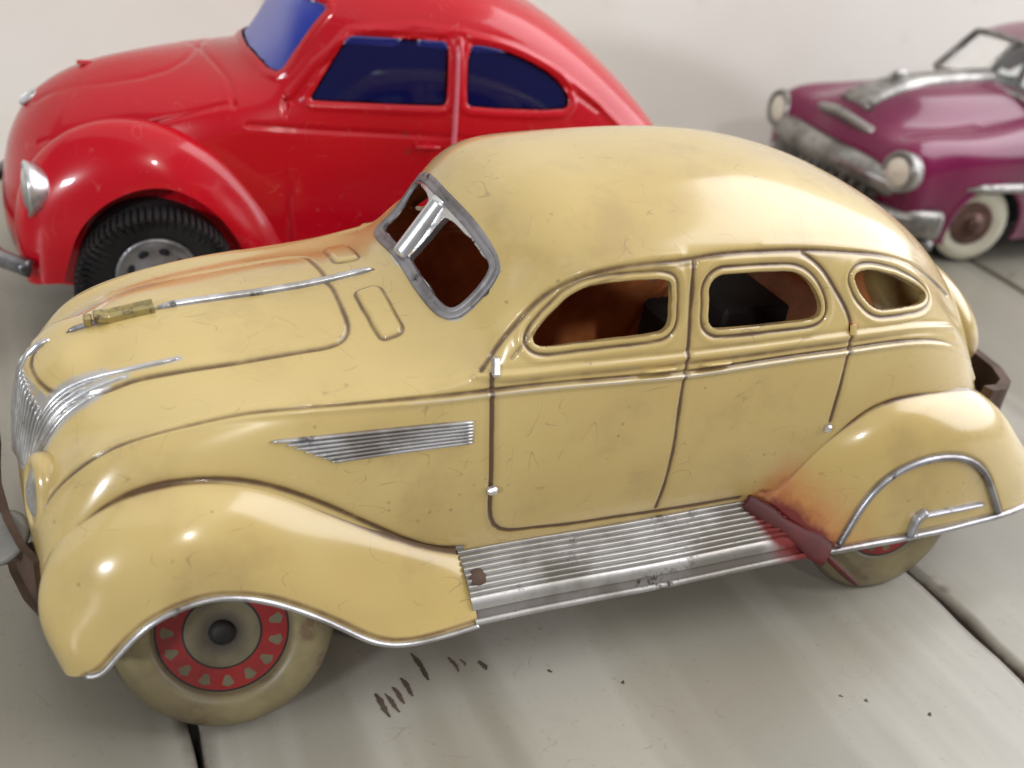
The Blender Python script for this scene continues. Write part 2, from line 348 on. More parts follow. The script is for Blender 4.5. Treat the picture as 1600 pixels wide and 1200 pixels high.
FE={"doorcrease":[[10.32,-3.52,9.18],[10.13,-3.52,9.18],[9.89,-3.51,9.17],[9.69,-3.5,9.17],[9.49,-3.48,9.17],[9.28,-3.47,9.16],[9.07,-3.46,9.15],[8.87,-3.44,9.14],[8.68,-3.43,9.11],[8.5,-3.42,9.07],[8.3,-3.4,9.04],[8.11,-3.38,9.0],[7.93,-3.36,8.94],[7.76,-3.35,8.88],[7.6,-3.33,8.81],[7.43,-3.3,8.74],[7.28,-3.28,8.64],[7.13,-3.26,8.54],[7.0,-3.26,8.41],[6.88,-3.29,8.29],[6.75,-3.32,8.16],[6.61,-3.36,8.04],[6.48,-3.41,7.93],[6.33,-3.45,7.81],[6.22,-3.49,7.69],[6.1,-3.52,7.56],[5.97,-3.56,7.42],[5.84,-3.6,7.31],[5.75,-3.73,7.2]],"roofcrease":[[9.13,-3.43,9.2],[9.35,-3.45,9.22],[9.54,-3.45,9.24],[9.76,-3.46,9.25],[9.98,-3.46,9.26],[10.19,-3.46,9.28],[10.4,-3.47,9.28],[10.63,-3.47,9.29],[10.85,-3.47,9.29],[11.08,-3.48,9.29],[11.3,-3.48,9.29],[11.55,-3.48,9.29],[11.78,-3.48,9.29],[12.02,-3.48,9.29],[12.27,-3.47,9.28],[12.5,-3.47,9.28],[12.77,-3.46,9.26],[13.02,-3.45,9.25],[13.27,-3.44,9.23],[13.55,-3.42,9.21],[13.82,-3.41,9.17],[14.1,-3.38,9.14],[14.4,-3.36,9.09],[14.7,-3.33,9.04],[15.01,-3.29,9.0],[15.32,-3.26,8.94],[15.66,-3.21,8.87],[15.99,-3.16,8.79],[16.35,-3.09,8.69],[16.74,-3.02,8.54],[17.14,-2.92,8.38],[17.58,-2.8,8.17],[18.02,-2.67,7.93],[18.54,-2.49,7.65],[18.92,-2.4,7.38],[19.34,-2.29,7.11]],"beltU":[[5.64,-3.79,7.12],[5.8,-3.83,7.11],[5.99,-3.86,7.12],[6.17,-3.89,7.11],[6.36,-3.91,7.1],[6.56,-3.92,7.11],[6.76,-3.92,7.12],[6.95,-3.93,7.12],[7.14,-3.93,7.12],[7.34,-3.93,7.13],[7.54,-3.94,7.13],[7.74,-3.94,7.14],[7.95,-3.95,7.14],[8.16,-3.96,7.14],[8.37,-3.97,7.13],[8.57,-3.97,7.13],[8.78,-3.97,7.14],[8.99,-3.97,7.14],[9.21,-3.98,7.15],[9.42,-3.98,7.13],[9.65,-3.98,7.13],[9.86,-3.98,7.14],[10.09,-3.98,7.14],[10.31,-3.99,7.13],[10.53,-3.98,7.14],[10.77,-3.98,7.15],[10.98,-3.98,7.16],[11.23,-3.98,7.15],[11.44,-3.98,7.16],[11.69,-3.98,7.16],[11.93,-3.98,7.16],[12.16,-3.98,7.17],[12.4,-3.98,7.17],[12.65,-3.98,7.18],[12.87,-3.97,7.19],[13.12,-3.97,7.2],[13.37,-3.97,7.2],[13.63,-3.96,7.2],[13.88,-3.96,7.21],[14.14,-3.95,7.2],[14.39,-3.95,7.2],[14.66,-3.93,7.21],[14.94,-3.92,7.2],[15.21,-3.91,7.21],[15.49,-3.89,7.2],[15.78,-3.87,7.2],[16.06,-3.85,7.19],[16.36,-3.82,7.18],[16.67,-3.77,7.17],[17.01,-3.72,7.15],[17.36,-3.67,7.08],[17.76,-3.59,7.0],[18.2,-3.48,6.89],[18.76,-3.27,6.72]],"beltL":[[-2.34,-2.85,4.72],[-2.26,-2.86,4.89],[-2.17,-2.86,5.05],[-2.04,-2.94,5.22],[-1.92,-2.99,5.37],[-1.8,-3.05,5.5],[-1.67,-3.1,5.64],[-1.54,-3.12,5.76],[-1.42,-3.13,5.86],[-1.28,-3.17,5.95],[-1.13,-3.2,6.03],[-0.99,-3.21,6.09],[-0.83,-3.23,6.16],[-0.7,-3.23,6.21],[-0.53,-3.29,6.25],[-0.39,-3.3,6.29],[-0.25,-3.3,6.34],[-0.1,-3.33,6.37],[0.08,-3.36,6.41],[0.23,-3.37,6.44],[0.37,-3.38,6.47],[0.51,-3.39,6.5],[0.68,-3.41,6.53],[0.86,-3.43,6.56],[1.0,-3.43,6.59],[1.14,-3.45,6.61],[1.34,-3.48,6.62],[1.48,-3.5,6.64],[1.68,-3.53,6.65],[1.81,-3.55,6.66],[1.99,-3.57,6.67],[2.14,-3.59,6.68],[2.33,-3.61,6.69],[2.46,-3.63,6.7],[2.65,-3.65,6.7],[2.78,-3.67,6.71],[2.97,-3.7,6.71],[3.15,-3.71,6.72],[3.34,-3.73,6.73],[3.46,-3.75,6.73],[3.64,-3.77,6.74],[3.82,-3.79,6.74],[4.0,-3.81,6.75],[4.18,-3.82,6.75],[4.36,-3.84,6.75],[4.54,-3.86,6.76],[4.71,-3.87,6.76],[4.89,-3.89,6.77],[5.07,-3.9,6.77],[5.27,-3.92,6.78],[5.44,-3.93,6.8],[5.63,-3.95,6.81],[5.81,-3.96,6.82],[6.0,-3.97,6.83],[6.18,-3.98,6.84],[6.38,-3.99,6.85],[6.57,-4.0,6.85],[6.77,-4.0,6.85],[6.96,-4.01,6.85],[7.17,-4.01,6.85],[7.36,-4.02,6.86],[7.57,-4.03,6.85],[7.77,-4.04,6.85],[7.97,-4.04,6.86],[8.17,-4.05,6.85],[8.38,-4.05,6.84],[8.59,-4.06,6.84],[8.8,-4.06,6.84],[9.03,-4.06,6.83],[9.23,-4.06,6.83],[9.46,-4.06,6.82],[9.67,-4.07,6.81],[9.91,-4.07,6.8],[10.11,-4.07,6.8],[10.36,-4.07,6.78],[10.57,-4.06,6.79],[10.79,-4.06,6.8],[11.03,-4.06,6.8],[11.27,-4.06,6.81],[11.48,-4.06,6.82],[11.74,-4.06,6.83],[11.94,-4.06,6.84],[12.18,-4.05,6.85],[12.42,-4.05,6.86],[12.67,-4.05,6.87],[12.92,-4.05,6.87],[13.16,-4.05,6.88],[13.4,-4.05,6.89],[13.64,-4.04,6.9],[13.89,-4.04,6.9],[14.13,-4.04,6.9],[14.41,-4.03,6.89],[14.68,-4.03,6.9],[14.92,-4.02,6.9],[15.19,-4.01,6.91],[15.48,-3.99,6.92],[15.73,-3.98,6.92],[16.04,-3.96,6.91],[16.33,-3.94,6.9],[16.63,-3.91,6.88],[16.95,-3.87,6.87],[17.29,-3.83,6.82],[17.64,-3.77,6.74],[18.06,-3.69,6.64],[18.5,-3.59,6.48],[19.03,-3.43,6.28],[19.51,-3.28,5.97],[20.2,-2.95,5.52],[20.35,-2.97,5.26],[20.52,-2.98,4.98]],"ffgroove":[[-2.41,-3.47,3.37],[-2.33,-3.58,3.65],[-2.27,-3.63,3.88],[-2.2,-3.66,4.09],[-2.11,-3.69,4.28],[-2.01,-3.72,4.44],[-1.91,-3.73,4.6],[-1.81,-3.73,4.74],[-1.68,-3.75,4.85],[-1.57,-3.75,4.97],[-1.44,-3.75,5.1],[-1.31,-3.76,5.18],[-1.18,-3.78,5.26],[-1.04,-3.78,5.35],[-0.89,-3.8,5.41],[-0.75,-3.81,5.46],[-0.6,-3.83,5.48],[-0.43,-3.85,5.53],[-0.28,-3.87,5.54],[-0.14,-3.88,5.56],[0.01,-3.9,5.58],[0.17,-3.92,5.58],[0.34,-3.94,5.57],[0.5,-3.95,5.55],[0.66,-3.97,5.54],[0.83,-3.99,5.52],[0.98,-4.0,5.48],[1.14,-4.02,5.44],[1.3,-4.03,5.39],[1.49,-4.04,5.32],[1.63,-4.05,5.24],[1.79,-4.06,5.16],[1.96,-4.07,5.08],[2.12,-4.07,5.0],[2.28,-4.08,4.88],[2.47,-4.08,4.78],[2.63,-4.08,4.67],[2.81,-4.08,4.55],[2.97,-4.08,4.44],[3.15,-4.07,4.29],[3.35,-4.07,4.15],[3.52,-4.06,4.04],[3.7,-4.05,3.9],[3.89,-4.04,3.76],[4.08,-4.02,3.61],[4.25,-4.0,3.5],[4.48,-3.98,3.33],[4.67,-3.95,3.19],[4.89,-3.93,3.07],[5.11,-3.9,2.93],[5.33,-3.89,2.86],[5.54,-3.88,2.84],[5.75,-3.87,2.82]],"rfcrease":[[13.59,-3.91,2.98],[13.89,-3.89,2.82],[14.17,-3.88,2.72],[14.4,-3.89,2.72],[14.48,-3.91,2.88],[14.52,-3.95,3.15],[14.56,-3.98,3.39],[14.62,-4.01,3.63],[14.68,-4.04,3.86],[14.82,-4.07,4.03],[14.94,-4.09,4.21],[15.09,-4.11,4.37],[15.23,-4.12,4.54],[15.37,-4.13,4.71],[15.52,-4.14,4.85],[15.68,-4.14,5.0],[15.86,-4.14,5.14],[16.07,-4.13,5.24],[16.31,-4.13,5.29],[16.57,-4.12,5.35],[16.86,-4.1,5.36],[17.15,-4.09,5.35],[17.46,-4.07,5.34],[17.78,-4.04,5.33],[18.14,-4.01,5.26],[18.53,-3.95,5.16],[18.97,-3.86,5.04],[19.51,-3.72,4.79],[20.2,-3.45,4.48]],"dfront":[[5.94,-3.83,7.14],[5.93,-3.91,6.99],[5.93,-3.97,6.81],[5.93,-4.02,6.63],[5.95,-4.05,6.44],[5.95,-4.08,6.24],[5.97,-4.1,6.05],[5.98,-4.13,5.83],[6.0,-4.14,5.62],[6.02,-4.15,5.41],[6.05,-4.15,5.19],[6.07,-4.15,4.95],[6.1,-4.14,4.71],[6.13,-4.12,4.46],[6.16,-4.09,4.2],[6.2,-4.06,3.95],[6.24,-4.01,3.67],[6.34,-3.97,3.39],[6.56,-3.94,3.21],[6.77,-3.93,3.15],[7.0,-3.92,3.13],[7.21,-3.92,3.12],[7.44,-3.92,3.1],[7.66,-3.92,3.09],[7.88,-3.91,3.06],[8.12,-3.91,3.04],[8.35,-3.91,3.03],[8.57,-3.91,3.01],[8.8,-3.91,3.01],[9.03,-3.91,3.01],[9.26,-3.9,3.0],[9.49,-3.91,3.01],[9.72,-3.9,3.0],[9.98,-3.9,2.97],[10.2,-3.9,2.98],[10.44,-3.9,2.97],[10.71,-3.89,2.95],[10.93,-3.9,2.97],[11.18,-3.89,2.95],[11.43,-3.89,2.94],[11.67,-3.89,2.94],[11.92,-3.89,2.94],[12.18,-3.89,2.94],[12.44,-3.89,2.94],[12.69,-3.89,2.94],[12.96,-3.89,2.94]],"bpil":[[10.39,-3.53,9.16],[10.37,-3.6,8.98],[10.37,-3.65,8.79],[10.39,-3.68,8.59],[10.4,-3.72,8.39],[10.4,-3.75,8.2],[10.42,-3.79,7.99],[10.43,-3.83,7.8],[10.43,-3.87,7.6],[10.44,-3.92,7.4],[10.43,-3.97,7.21],[10.44,-4.02,7.01],[10.42,-4.06,6.81],[10.4,-4.09,6.6],[10.4,-4.1,6.39],[10.41,-4.12,6.16],[10.42,-4.13,5.93],[10.43,-4.14,5.71],[10.46,-4.15,5.46],[10.48,-4.15,5.23],[10.51,-4.15,4.97],[10.51,-4.14,4.73],[10.52,-4.12,4.47],[10.56,-4.09,4.19],[10.57,-4.05,3.93],[10.57,-4.01,3.66],[10.57,-3.97,3.38],[10.56,-3.92,3.1]],"rdoor":[[13.23,-3.48,9.17],[13.46,-3.51,9.05],[13.69,-3.54,8.92],[13.87,-3.58,8.74],[14.06,-3.6,8.56],[14.24,-3.64,8.35],[14.4,-3.67,8.15],[14.58,-3.71,7.95],[14.75,-3.76,7.75],[14.85,-3.81,7.55],[14.91,-3.88,7.34],[14.88,-3.95,7.14],[14.86,-4.01,6.93],[14.85,-4.05,6.71],[14.84,-4.08,6.49],[14.84,-4.1,6.26],[14.84,-4.12,6.02],[14.83,-4.14,5.77],[14.82,-4.15,5.55],[14.82,-4.15,5.3],[14.83,-4.15,5.03]],"hoodgroove":[[-2.15,-1.04,6.11],[-2.23,-0.85,6.19],[-2.31,-0.62,6.25],[-2.38,-0.33,6.27],[-2.37,-0.04,6.33],[-2.23,-0.01,6.45],[-2.08,-0.01,6.57]],"louver":[[1.49,-3.81,6.19],[1.63,-3.82,6.19],[1.82,-3.83,6.19],[1.97,-3.84,6.21],[2.15,-3.85,6.21],[2.31,-3.86,6.21],[2.49,-3.87,6.21],[2.65,-3.88,6.21],[2.82,-3.89,6.22],[3.01,-3.9,6.23],[3.17,-3.91,6.22],[3.35,-3.92,6.22],[3.52,-3.93,6.22],[3.71,-3.94,6.22],[3.88,-3.95,6.23],[4.06,-3.96,6.24],[4.24,-3.97,6.23],[4.42,-3.98,6.24],[4.6,-3.99,6.25],[4.78,-4.0,6.25],[4.96,-4.01,6.25],[5.15,-4.03,6.26],[5.33,-4.04,6.27],[5.52,-4.05,6.28],[5.64,-4.07,6.19],[5.65,-4.1,6.0],[5.66,-4.12,5.79],[5.52,-4.11,5.75],[5.32,-4.1,5.74],[5.13,-4.09,5.73],[4.96,-4.08,5.73],[4.78,-4.06,5.73],[4.58,-4.05,5.73],[4.41,-4.04,5.73],[4.21,-4.03,5.73],[4.03,-4.03,5.73],[3.85,-4.02,5.73],[3.67,-4.01,5.73],[3.49,-4.01,5.73],[3.32,-4.0,5.74],[3.14,-4.0,5.74],[2.96,-3.99,5.75],[2.78,-3.99,5.74],[2.61,-3.98,5.78],[2.44,-3.97,5.83],[2.28,-3.95,5.89],[2.11,-3.92,5.96],[1.96,-3.9,6.02],[1.78,-3.87,6.07],[1.63,-3.84,6.13],[1.49,-3.81,6.19]],"win1":[[6.83,-3.62,7.73],[6.93,-3.55,7.88],[7.06,-3.5,8.0],[7.18,-3.47,8.13],[7.32,-3.46,8.26],[7.44,-3.45,8.38],[7.57,-3.43,8.51],[7.73,-3.44,8.61],[7.89,-3.45,8.7],[8.07,-3.47,8.76],[8.25,-3.5,8.79],[8.44,-3.52,8.82],[8.64,-3.54,8.84],[8.83,-3.56,8.85],[9.04,-3.57,8.86],[9.23,-3.59,8.86],[9.46,-3.6,8.87],[9.66,-3.61,8.85],[9.85,-3.63,8.79],[9.88,-3.67,8.59],[9.91,-3.71,8.4],[9.91,-3.74,8.22],[9.94,-3.78,8.02],[9.9,-3.82,7.84],[9.77,-3.84,7.73],[9.55,-3.84,7.71],[9.35,-3.84,7.69],[9.12,-3.84,7.69],[8.93,-3.84,7.68],[8.71,-3.83,7.68],[8.5,-3.82,7.67],[8.3,-3.81,7.66],[8.1,-3.8,7.65],[7.89,-3.78,7.64],[7.7,-3.77,7.63],[7.5,-3.75,7.61],[7.31,-3.74,7.6],[7.12,-3.72,7.59],[6.92,-3.69,7.62],[6.83,-3.62,7.73]],"win2":[[10.79,-3.68,8.61],[10.87,-3.65,8.78],[11.04,-3.63,8.87],[11.27,-3.63,8.87],[11.51,-3.63,8.87],[11.74,-3.63,8.87],[11.97,-3.63,8.87],[12.22,-3.63,8.86],[12.46,-3.63,8.85],[12.71,-3.62,8.84],[12.96,-3.62,8.81],[13.21,-3.63,8.72],[13.44,-3.65,8.57],[13.62,-3.67,8.4],[13.78,-3.71,8.2],[13.89,-3.75,8.0],[13.91,-3.8,7.79],[13.74,-3.83,7.7],[13.48,-3.84,7.68],[13.24,-3.85,7.68],[12.99,-3.85,7.68],[12.73,-3.86,7.68],[12.49,-3.86,7.68],[12.25,-3.86,7.67],[12.0,-3.86,7.67],[11.77,-3.86,7.67],[11.53,-3.86,7.67],[11.29,-3.86,7.68],[11.06,-3.86,7.7],[10.89,-3.83,7.82],[10.85,-3.79,8.01],[10.85,-3.75,8.21],[10.82,-3.72,8.41],[10.79,-3.68,8.61]],"win3":[[14.79,-3.53,8.54],[14.97,-3.48,8.63],[15.27,-3.44,8.62],[15.58,-3.41,8.56],[15.91,-3.38,8.47],[16.24,-3.35,8.38],[16.54,-3.32,8.25],[16.88,-3.29,8.11],[17.23,-3.25,7.94],[17.53,-3.24,7.73],[17.41,-3.37,7.61],[17.04,-3.5,7.6],[16.69,-3.57,7.63],[16.37,-3.63,7.64],[16.05,-3.67,7.66],[15.74,-3.7,7.68],[15.47,-3.69,7.78],[15.25,-3.66,7.95],[15.05,-3.62,8.13],[14.91,-3.58,8.33],[14.79,-3.53,8.54]],"vent1":[[4.05,-0.75,7.57],[4.25,-0.71,7.61],[4.44,-0.68,7.65],[4.56,-0.78,7.66],[4.57,-1.08,7.61],[4.59,-1.34,7.56],[4.6,-1.58,7.5],[4.62,-1.82,7.43],[4.65,-2.04,7.37],[4.57,-2.17,7.31],[4.37,-2.19,7.26],[4.2,-2.21,7.23],[4.16,-2.02,7.28],[4.12,-1.8,7.35],[4.11,-1.57,7.42],[4.07,-1.32,7.48],[4.06,-1.06,7.53],[4.05,-0.75,7.57]],"hoodgroove2":[[-1.29,-1.75,6.31],[-1.13,-1.77,6.38],[-0.97,-1.79,6.45],[-0.82,-1.79,6.52],[-0.67,-1.78,6.58],[-0.5,-1.84,6.63],[-0.36,-1.86,6.67],[-0.17,-1.9,6.71],[-0.03,-1.93,6.74],[0.14,-1.95,6.77],[0.33,-1.97,6.8],[0.48,-1.98,6.83],[0.64,-2.02,6.85],[0.8,-2.03,6.87],[0.97,-2.04,6.89],[1.14,-2.07,6.91],[1.32,-2.08,6.93],[1.5,-2.09,6.96],[1.68,-2.1,6.98],[1.87,-2.1,7.0],[2.05,-2.11,7.02],[2.2,-2.12,7.04],[2.36,-2.12,7.06],[2.55,-2.12,7.08],[2.73,-2.13,7.09],[2.92,-2.14,7.11],[3.1,-2.15,7.12],[3.27,-2.14,7.15],[3.49,-2.06,7.19],[3.62,-1.92,7.25],[3.68,-1.67,7.33],[3.64,-1.43,7.39],[3.62,-1.16,7.44],[3.64,-0.86,7.49],[3.68,-0.51,7.52],[3.68,-0.14,7.54],[3.64,-0.01,7.53],[3.56,0.0,7.52],[3.51,0.0,7.51]],"wsout":[[6.46,-2.58,8.76],[6.38,-2.6,8.6],[6.28,-2.61,8.42],[6.18,-2.59,8.27],[6.06,-2.56,8.1],[5.95,-2.55,7.96],[5.81,-2.53,7.82],[5.67,-2.53,7.7],[5.54,-2.42,7.64],[5.42,-2.24,7.64],[5.38,-2.01,7.69],[5.32,-1.77,7.73],[5.27,-1.52,7.78],[5.24,-1.26,7.83],[5.21,-0.97,7.87],[5.19,-0.67,7.91]],"wspane":[[5.38,-0.4,8.14],[5.45,-0.4,8.22],[5.53,-0.42,8.33],[5.59,-0.43,8.41],[5.66,-0.43,8.5],[5.72,-0.46,8.59],[5.78,-0.48,8.7],[5.84,-0.51,8.79],[5.89,-0.52,8.88],[5.94,-0.57,8.98],[6.0,-0.6,9.06],[6.02,-0.78,9.07],[6.05,-0.96,9.06],[6.07,-1.12,9.04],[6.09,-1.26,9.02],[6.12,-1.41,9.01],[6.16,-1.56,8.99],[6.17,-1.67,8.95],[6.19,-1.81,8.91],[6.22,-1.94,8.87],[6.25,-2.06,8.84],[6.28,-2.18,8.81],[6.3,-2.3,8.76],[6.31,-2.39,8.69],[6.28,-2.42,8.61],[6.25,-2.47,8.51],[6.22,-2.51,8.41],[6.2,-2.55,8.33],[6.13,-2.51,8.25],[6.07,-2.49,8.16],[6.0,-2.47,8.08],[5.93,-2.46,8.0],[5.86,-2.44,7.92],[5.78,-2.45,7.84],[5.72,-2.38,7.81],[5.63,-2.27,7.79],[5.59,-2.18,7.79],[5.56,-2.04,7.82],[5.54,-1.92,7.85],[5.52,-1.79,7.89],[5.49,-1.65,7.92],[5.47,-1.52,7.95],[5.46,-1.39,7.99],[5.45,-1.24,8.03],[5.42,-1.07,8.05],[5.4,-0.91,8.07],[5.39,-0.76,8.09],[5.38,-0.59,8.11],[5.38,-0.4,8.14]],"wstop":[[6.24,-0.14,9.45],[6.25,-0.49,9.45],[6.25,-0.81,9.4],[6.27,-1.11,9.36],[6.32,-1.39,9.32],[6.33,-1.62,9.24],[6.36,-1.85,9.18],[6.39,-2.07,9.09],[6.42,-2.26,9.0],[6.44,-2.43,8.88],[6.46,-2.58,8.76]],"arch":[[15.51,-4.98,1.83],[15.6,-4.95,2.04],[15.69,-4.94,2.25],[15.76,-4.93,2.47],[15.83,-4.92,2.69],[15.91,-4.92,2.9],[16.01,-4.91,3.1],[16.13,-4.91,3.28],[16.26,-4.91,3.46],[16.42,-4.91,3.59],[16.59,-4.91,3.73],[16.78,-4.92,3.85],[17.01,-4.93,3.92],[17.24,-4.93,3.99],[17.51,-4.93,4.02],[17.78,-4.93,4.04],[18.08,-4.93,4.04],[18.39,-4.92,4.0],[18.73,-4.92,3.91],[19.08,-4.91,3.81],[19.43,-4.91,3.6],[19.76,-4.9,3.36],[20.02,-4.91,3.07],[20.25,-4.92,2.77],[20.44,-4.94,2.47],[20.64,-4.97,2.17],[20.85,-4.99,1.87]],"handle":[[17.76,-5.04,2.31],[18.08,-5.04,2.32],[18.42,-5.04,2.32],[18.75,-5.04,2.33],[19.11,-5.03,2.31],[19.48,-5.01,2.3],[19.85,-4.99,2.29],[20.24,-4.97,2.27]],"strip":[[0.04,-0.01,7.15],[0.22,-0.01,7.18],[0.4,-0.03,7.2],[0.56,-0.01,7.22],[0.75,-0.03,7.24],[0.91,-0.04,7.25],[1.11,-0.02,7.27],[1.3,-0.02,7.28],[1.47,-0.02,7.3],[1.65,-0.03,7.31],[1.84,-0.01,7.32],[2.02,-0.01,7.34],[2.21,-0.01,7.35],[2.39,-0.01,7.37],[2.58,-0.01,7.39],[2.78,-0.01,7.41],[2.96,-0.01,7.43],[3.16,-0.02,7.45],[3.33,-0.03,7.48],[3.53,-0.02,7.51],[3.73,-0.04,7.55],[3.91,-0.02,7.58],[4.11,-0.01,7.62],[4.3,-0.01,7.66],[4.5,-0.01,7.7],[4.69,0.0,7.74]],"streak1":[[0.27,-1.67,6.91],[0.1,-1.67,6.88],[-0.05,-1.66,6.85],[-0.23,-1.64,6.81],[-0.38,-1.61,6.77],[-0.54,-1.58,6.73],[-0.72,-1.54,6.67],[-0.88,-1.48,6.62],[-1.04,-1.43,6.57],[-1.2,-1.37,6.52],[-1.35,-1.34,6.45],[-1.51,-1.3,6.39],[-1.67,-1.27,6.32],[-1.81,-1.26,6.23],[-1.96,-1.26,6.12],[-2.08,-1.27,6.0],[-2.18,-1.28,5.85],[-2.28,-1.29,5.68],[-2.35,-1.31,5.51],[-2.42,-1.32,5.32],[-2.48,-1.3,5.12],[-2.52,-1.35,4.94],[-2.56,-1.37,4.75]],"streak2":[[-0.7,-1.67,6.62],[-0.87,-1.64,6.56],[-1.04,-1.61,6.49],[-1.19,-1.58,6.43],[-1.36,-1.56,6.35],[-1.5,-1.56,6.27],[-1.65,-1.56,6.18],[-1.8,-1.54,6.08],[-1.95,-1.52,5.97],[-2.05,-1.56,5.83],[-2.16,-1.56,5.68],[-2.25,-1.59,5.52],[-2.34,-1.58,5.33],[-2.42,-1.56,5.13],[-2.5,-1.49,4.89]],"streak3":[[-1.32,-1.73,6.3],[-1.48,-1.73,6.21],[-1.62,-1.73,6.12],[-1.77,-1.73,6.02],[-1.91,-1.72,5.9],[-2.03,-1.75,5.76],[-2.13,-1.77,5.6],[-2.23,-1.78,5.43],[-2.33,-1.74,5.23],[-2.42,-1.69,5.02]],"grillepoly":[[-2.45,-0.4,6.11],[-2.41,-0.54,6.12],[-2.36,-0.67,6.12],[-2.32,-0.77,6.12],[-2.28,-0.86,6.11],[-2.23,-0.95,6.09],[-2.19,-1.03,6.07],[-2.15,-1.11,6.05],[-2.13,-1.18,6.01],[-2.1,-1.26,5.98],[-2.07,-1.34,5.95],[-2.04,-1.42,5.93],[-2.04,-1.49,5.89],[-2.06,-1.54,5.83],[-2.09,-1.59,5.78],[-2.1,-1.63,5.73],[-2.13,-1.66,5.67],[-2.16,-1.69,5.6],[-2.19,-1.72,5.54],[-2.23,-1.72,5.47],[-2.26,-1.74,5.4],[-2.29,-1.74,5.33],[-2.32,-1.75,5.25],[-2.36,-1.72,5.16],[-2.4,-1.7,5.07],[-2.44,-1.66,4.98],[-2.47,-1.63,4.88]],"hingeU":[[6.06,-3.66,7.4],[6.03,-3.77,7.26],[6.01,-3.87,7.11]],"hingeL":[[6.1,-4.14,4.69],[6.16,-4.11,4.38]],"hingeRU":[[14.89,-3.83,7.48],[14.9,-3.92,7.21]],"hingeRL":[[14.77,-4.15,5.01],[14.76,-4.14,4.74]],"orn":[[-1.64,0.0,6.77],[-1.48,0.0,6.82],[-1.31,0.0,6.87],[-1.15,0.0,6.91],[-0.99,0.0,6.95],[-0.81,0.0,6.99],[-0.63,0.0,7.03],[-0.47,0.0,7.07],[-0.28,0.0,7.1],[-0.11,0.0,7.13],[0.06,-0.01,7.16]],"drip":[[10.47,-3.55,9.13],[10.25,-3.55,9.11],[10.04,-3.55,9.09],[9.82,-3.55,9.08],[9.61,-3.54,9.07],[9.41,-3.54,9.05],[9.2,-3.53,9.03],[9.0,-3.52,9.0],[8.8,-3.51,8.98],[8.61,-3.49,8.95],[8.43,-3.49,8.88],[8.25,-3.48,8.82],[8.07,-3.47,8.76],[7.9,-3.46,8.68],[7.75,-3.45,8.59],[7.6,-3.45,8.49],[7.45,-3.45,8.38],[7.32,-3.46,8.26],[7.18,-3.47,8.13],[7.04,-3.49,8.01],[6.9,-3.53,7.89],[6.78,-3.58,7.78],[6.64,-3.64,7.66],[6.51,-3.69,7.54],[6.38,-3.75,7.42]]}

# ================================================================ materials
M_CREAM=cream('cream_lacquer',(.63,.485,.205),(.54,.395,.145))
M_CHROME=metal('worn_silver',(.72,.73,.76),(.42,.41,.40),rough=.30,dirt=.60)
M_TRIM=metal('aged_trim',(.56,.56,.58),(.30,.28,.27),rough=.34,dirt=.57)
M_BOARDM=metal('running_board_silver',(.62,.61,.60),(.36,.34,.31),(.045,.028,.016),rough=.38,dirt=.57,scale=50)
M_DULL=metal('dull_silver',(.42,.42,.45),(.22,.21,.21),rough=.38,dirt=.56)
M_BRASS=metal('old_brass',(.50,.42,.20),(.30,.27,.14),(.10,.06,.03),rough=.35,dirt=.52,scale=120)
M_RUST=plain('rusty_tin',(.12,.075,.055),.75,.3,.5,90,.6)
M_RUSTIN=plain('brown_inside',(.70,.24,.07),.7,0,.6,40,.3)
M_DARK=plain('dark_steel',(.028,.024,.022),.6,.5,.4,60,.3)
M_MAROON=plain('reflection_red',(.10,.012,.012),.6,0,.45,60,.5)  # dark red of the built glass reflection
def tyre_tin():
    t=NT('wheel_tin'); c=t.mix(t.ramp(t.noise(30,5,.65),.35,.7),(.26,.215,.11),(.155,.125,.062))
    c=t.mix(t.math('MULTIPLY',t.ramp(t.noise(95,4,.7),.56,.66),.7),c,(.14,.07,.045)); c=t.mix(t.math('MULTIPLY',t.ramp(t.noise(24,5,.7),.45,.7),.6),c,(.11,.085,.05)); c=t.mix(t.math('MULTIPLY',scratches(t),.6),c,(.08,.05,.03)); c=t.mix(t.math('MULTIPLY',t.attr('grime'),.9),c,(.05,.035,.025))
    t.base(c); t.set(Roughness=.42); t.bump(t.noise(150,3),.2,.0003); return t.m
M_TYRE=tyre_tin()
M_DISC=plain('grey_disc',(.24,.23,.21),.55,.2,.25,60,.2)
M_FRAME=metal('grey_frame',(.30,.29,.31),(.16,.15,.155),rough=.5,metallic=.5,dirt=.55,scale=90)
M_EDGE=plain('grimy_edge',(.40,.27,.10),.5,0,.6,90,.3)
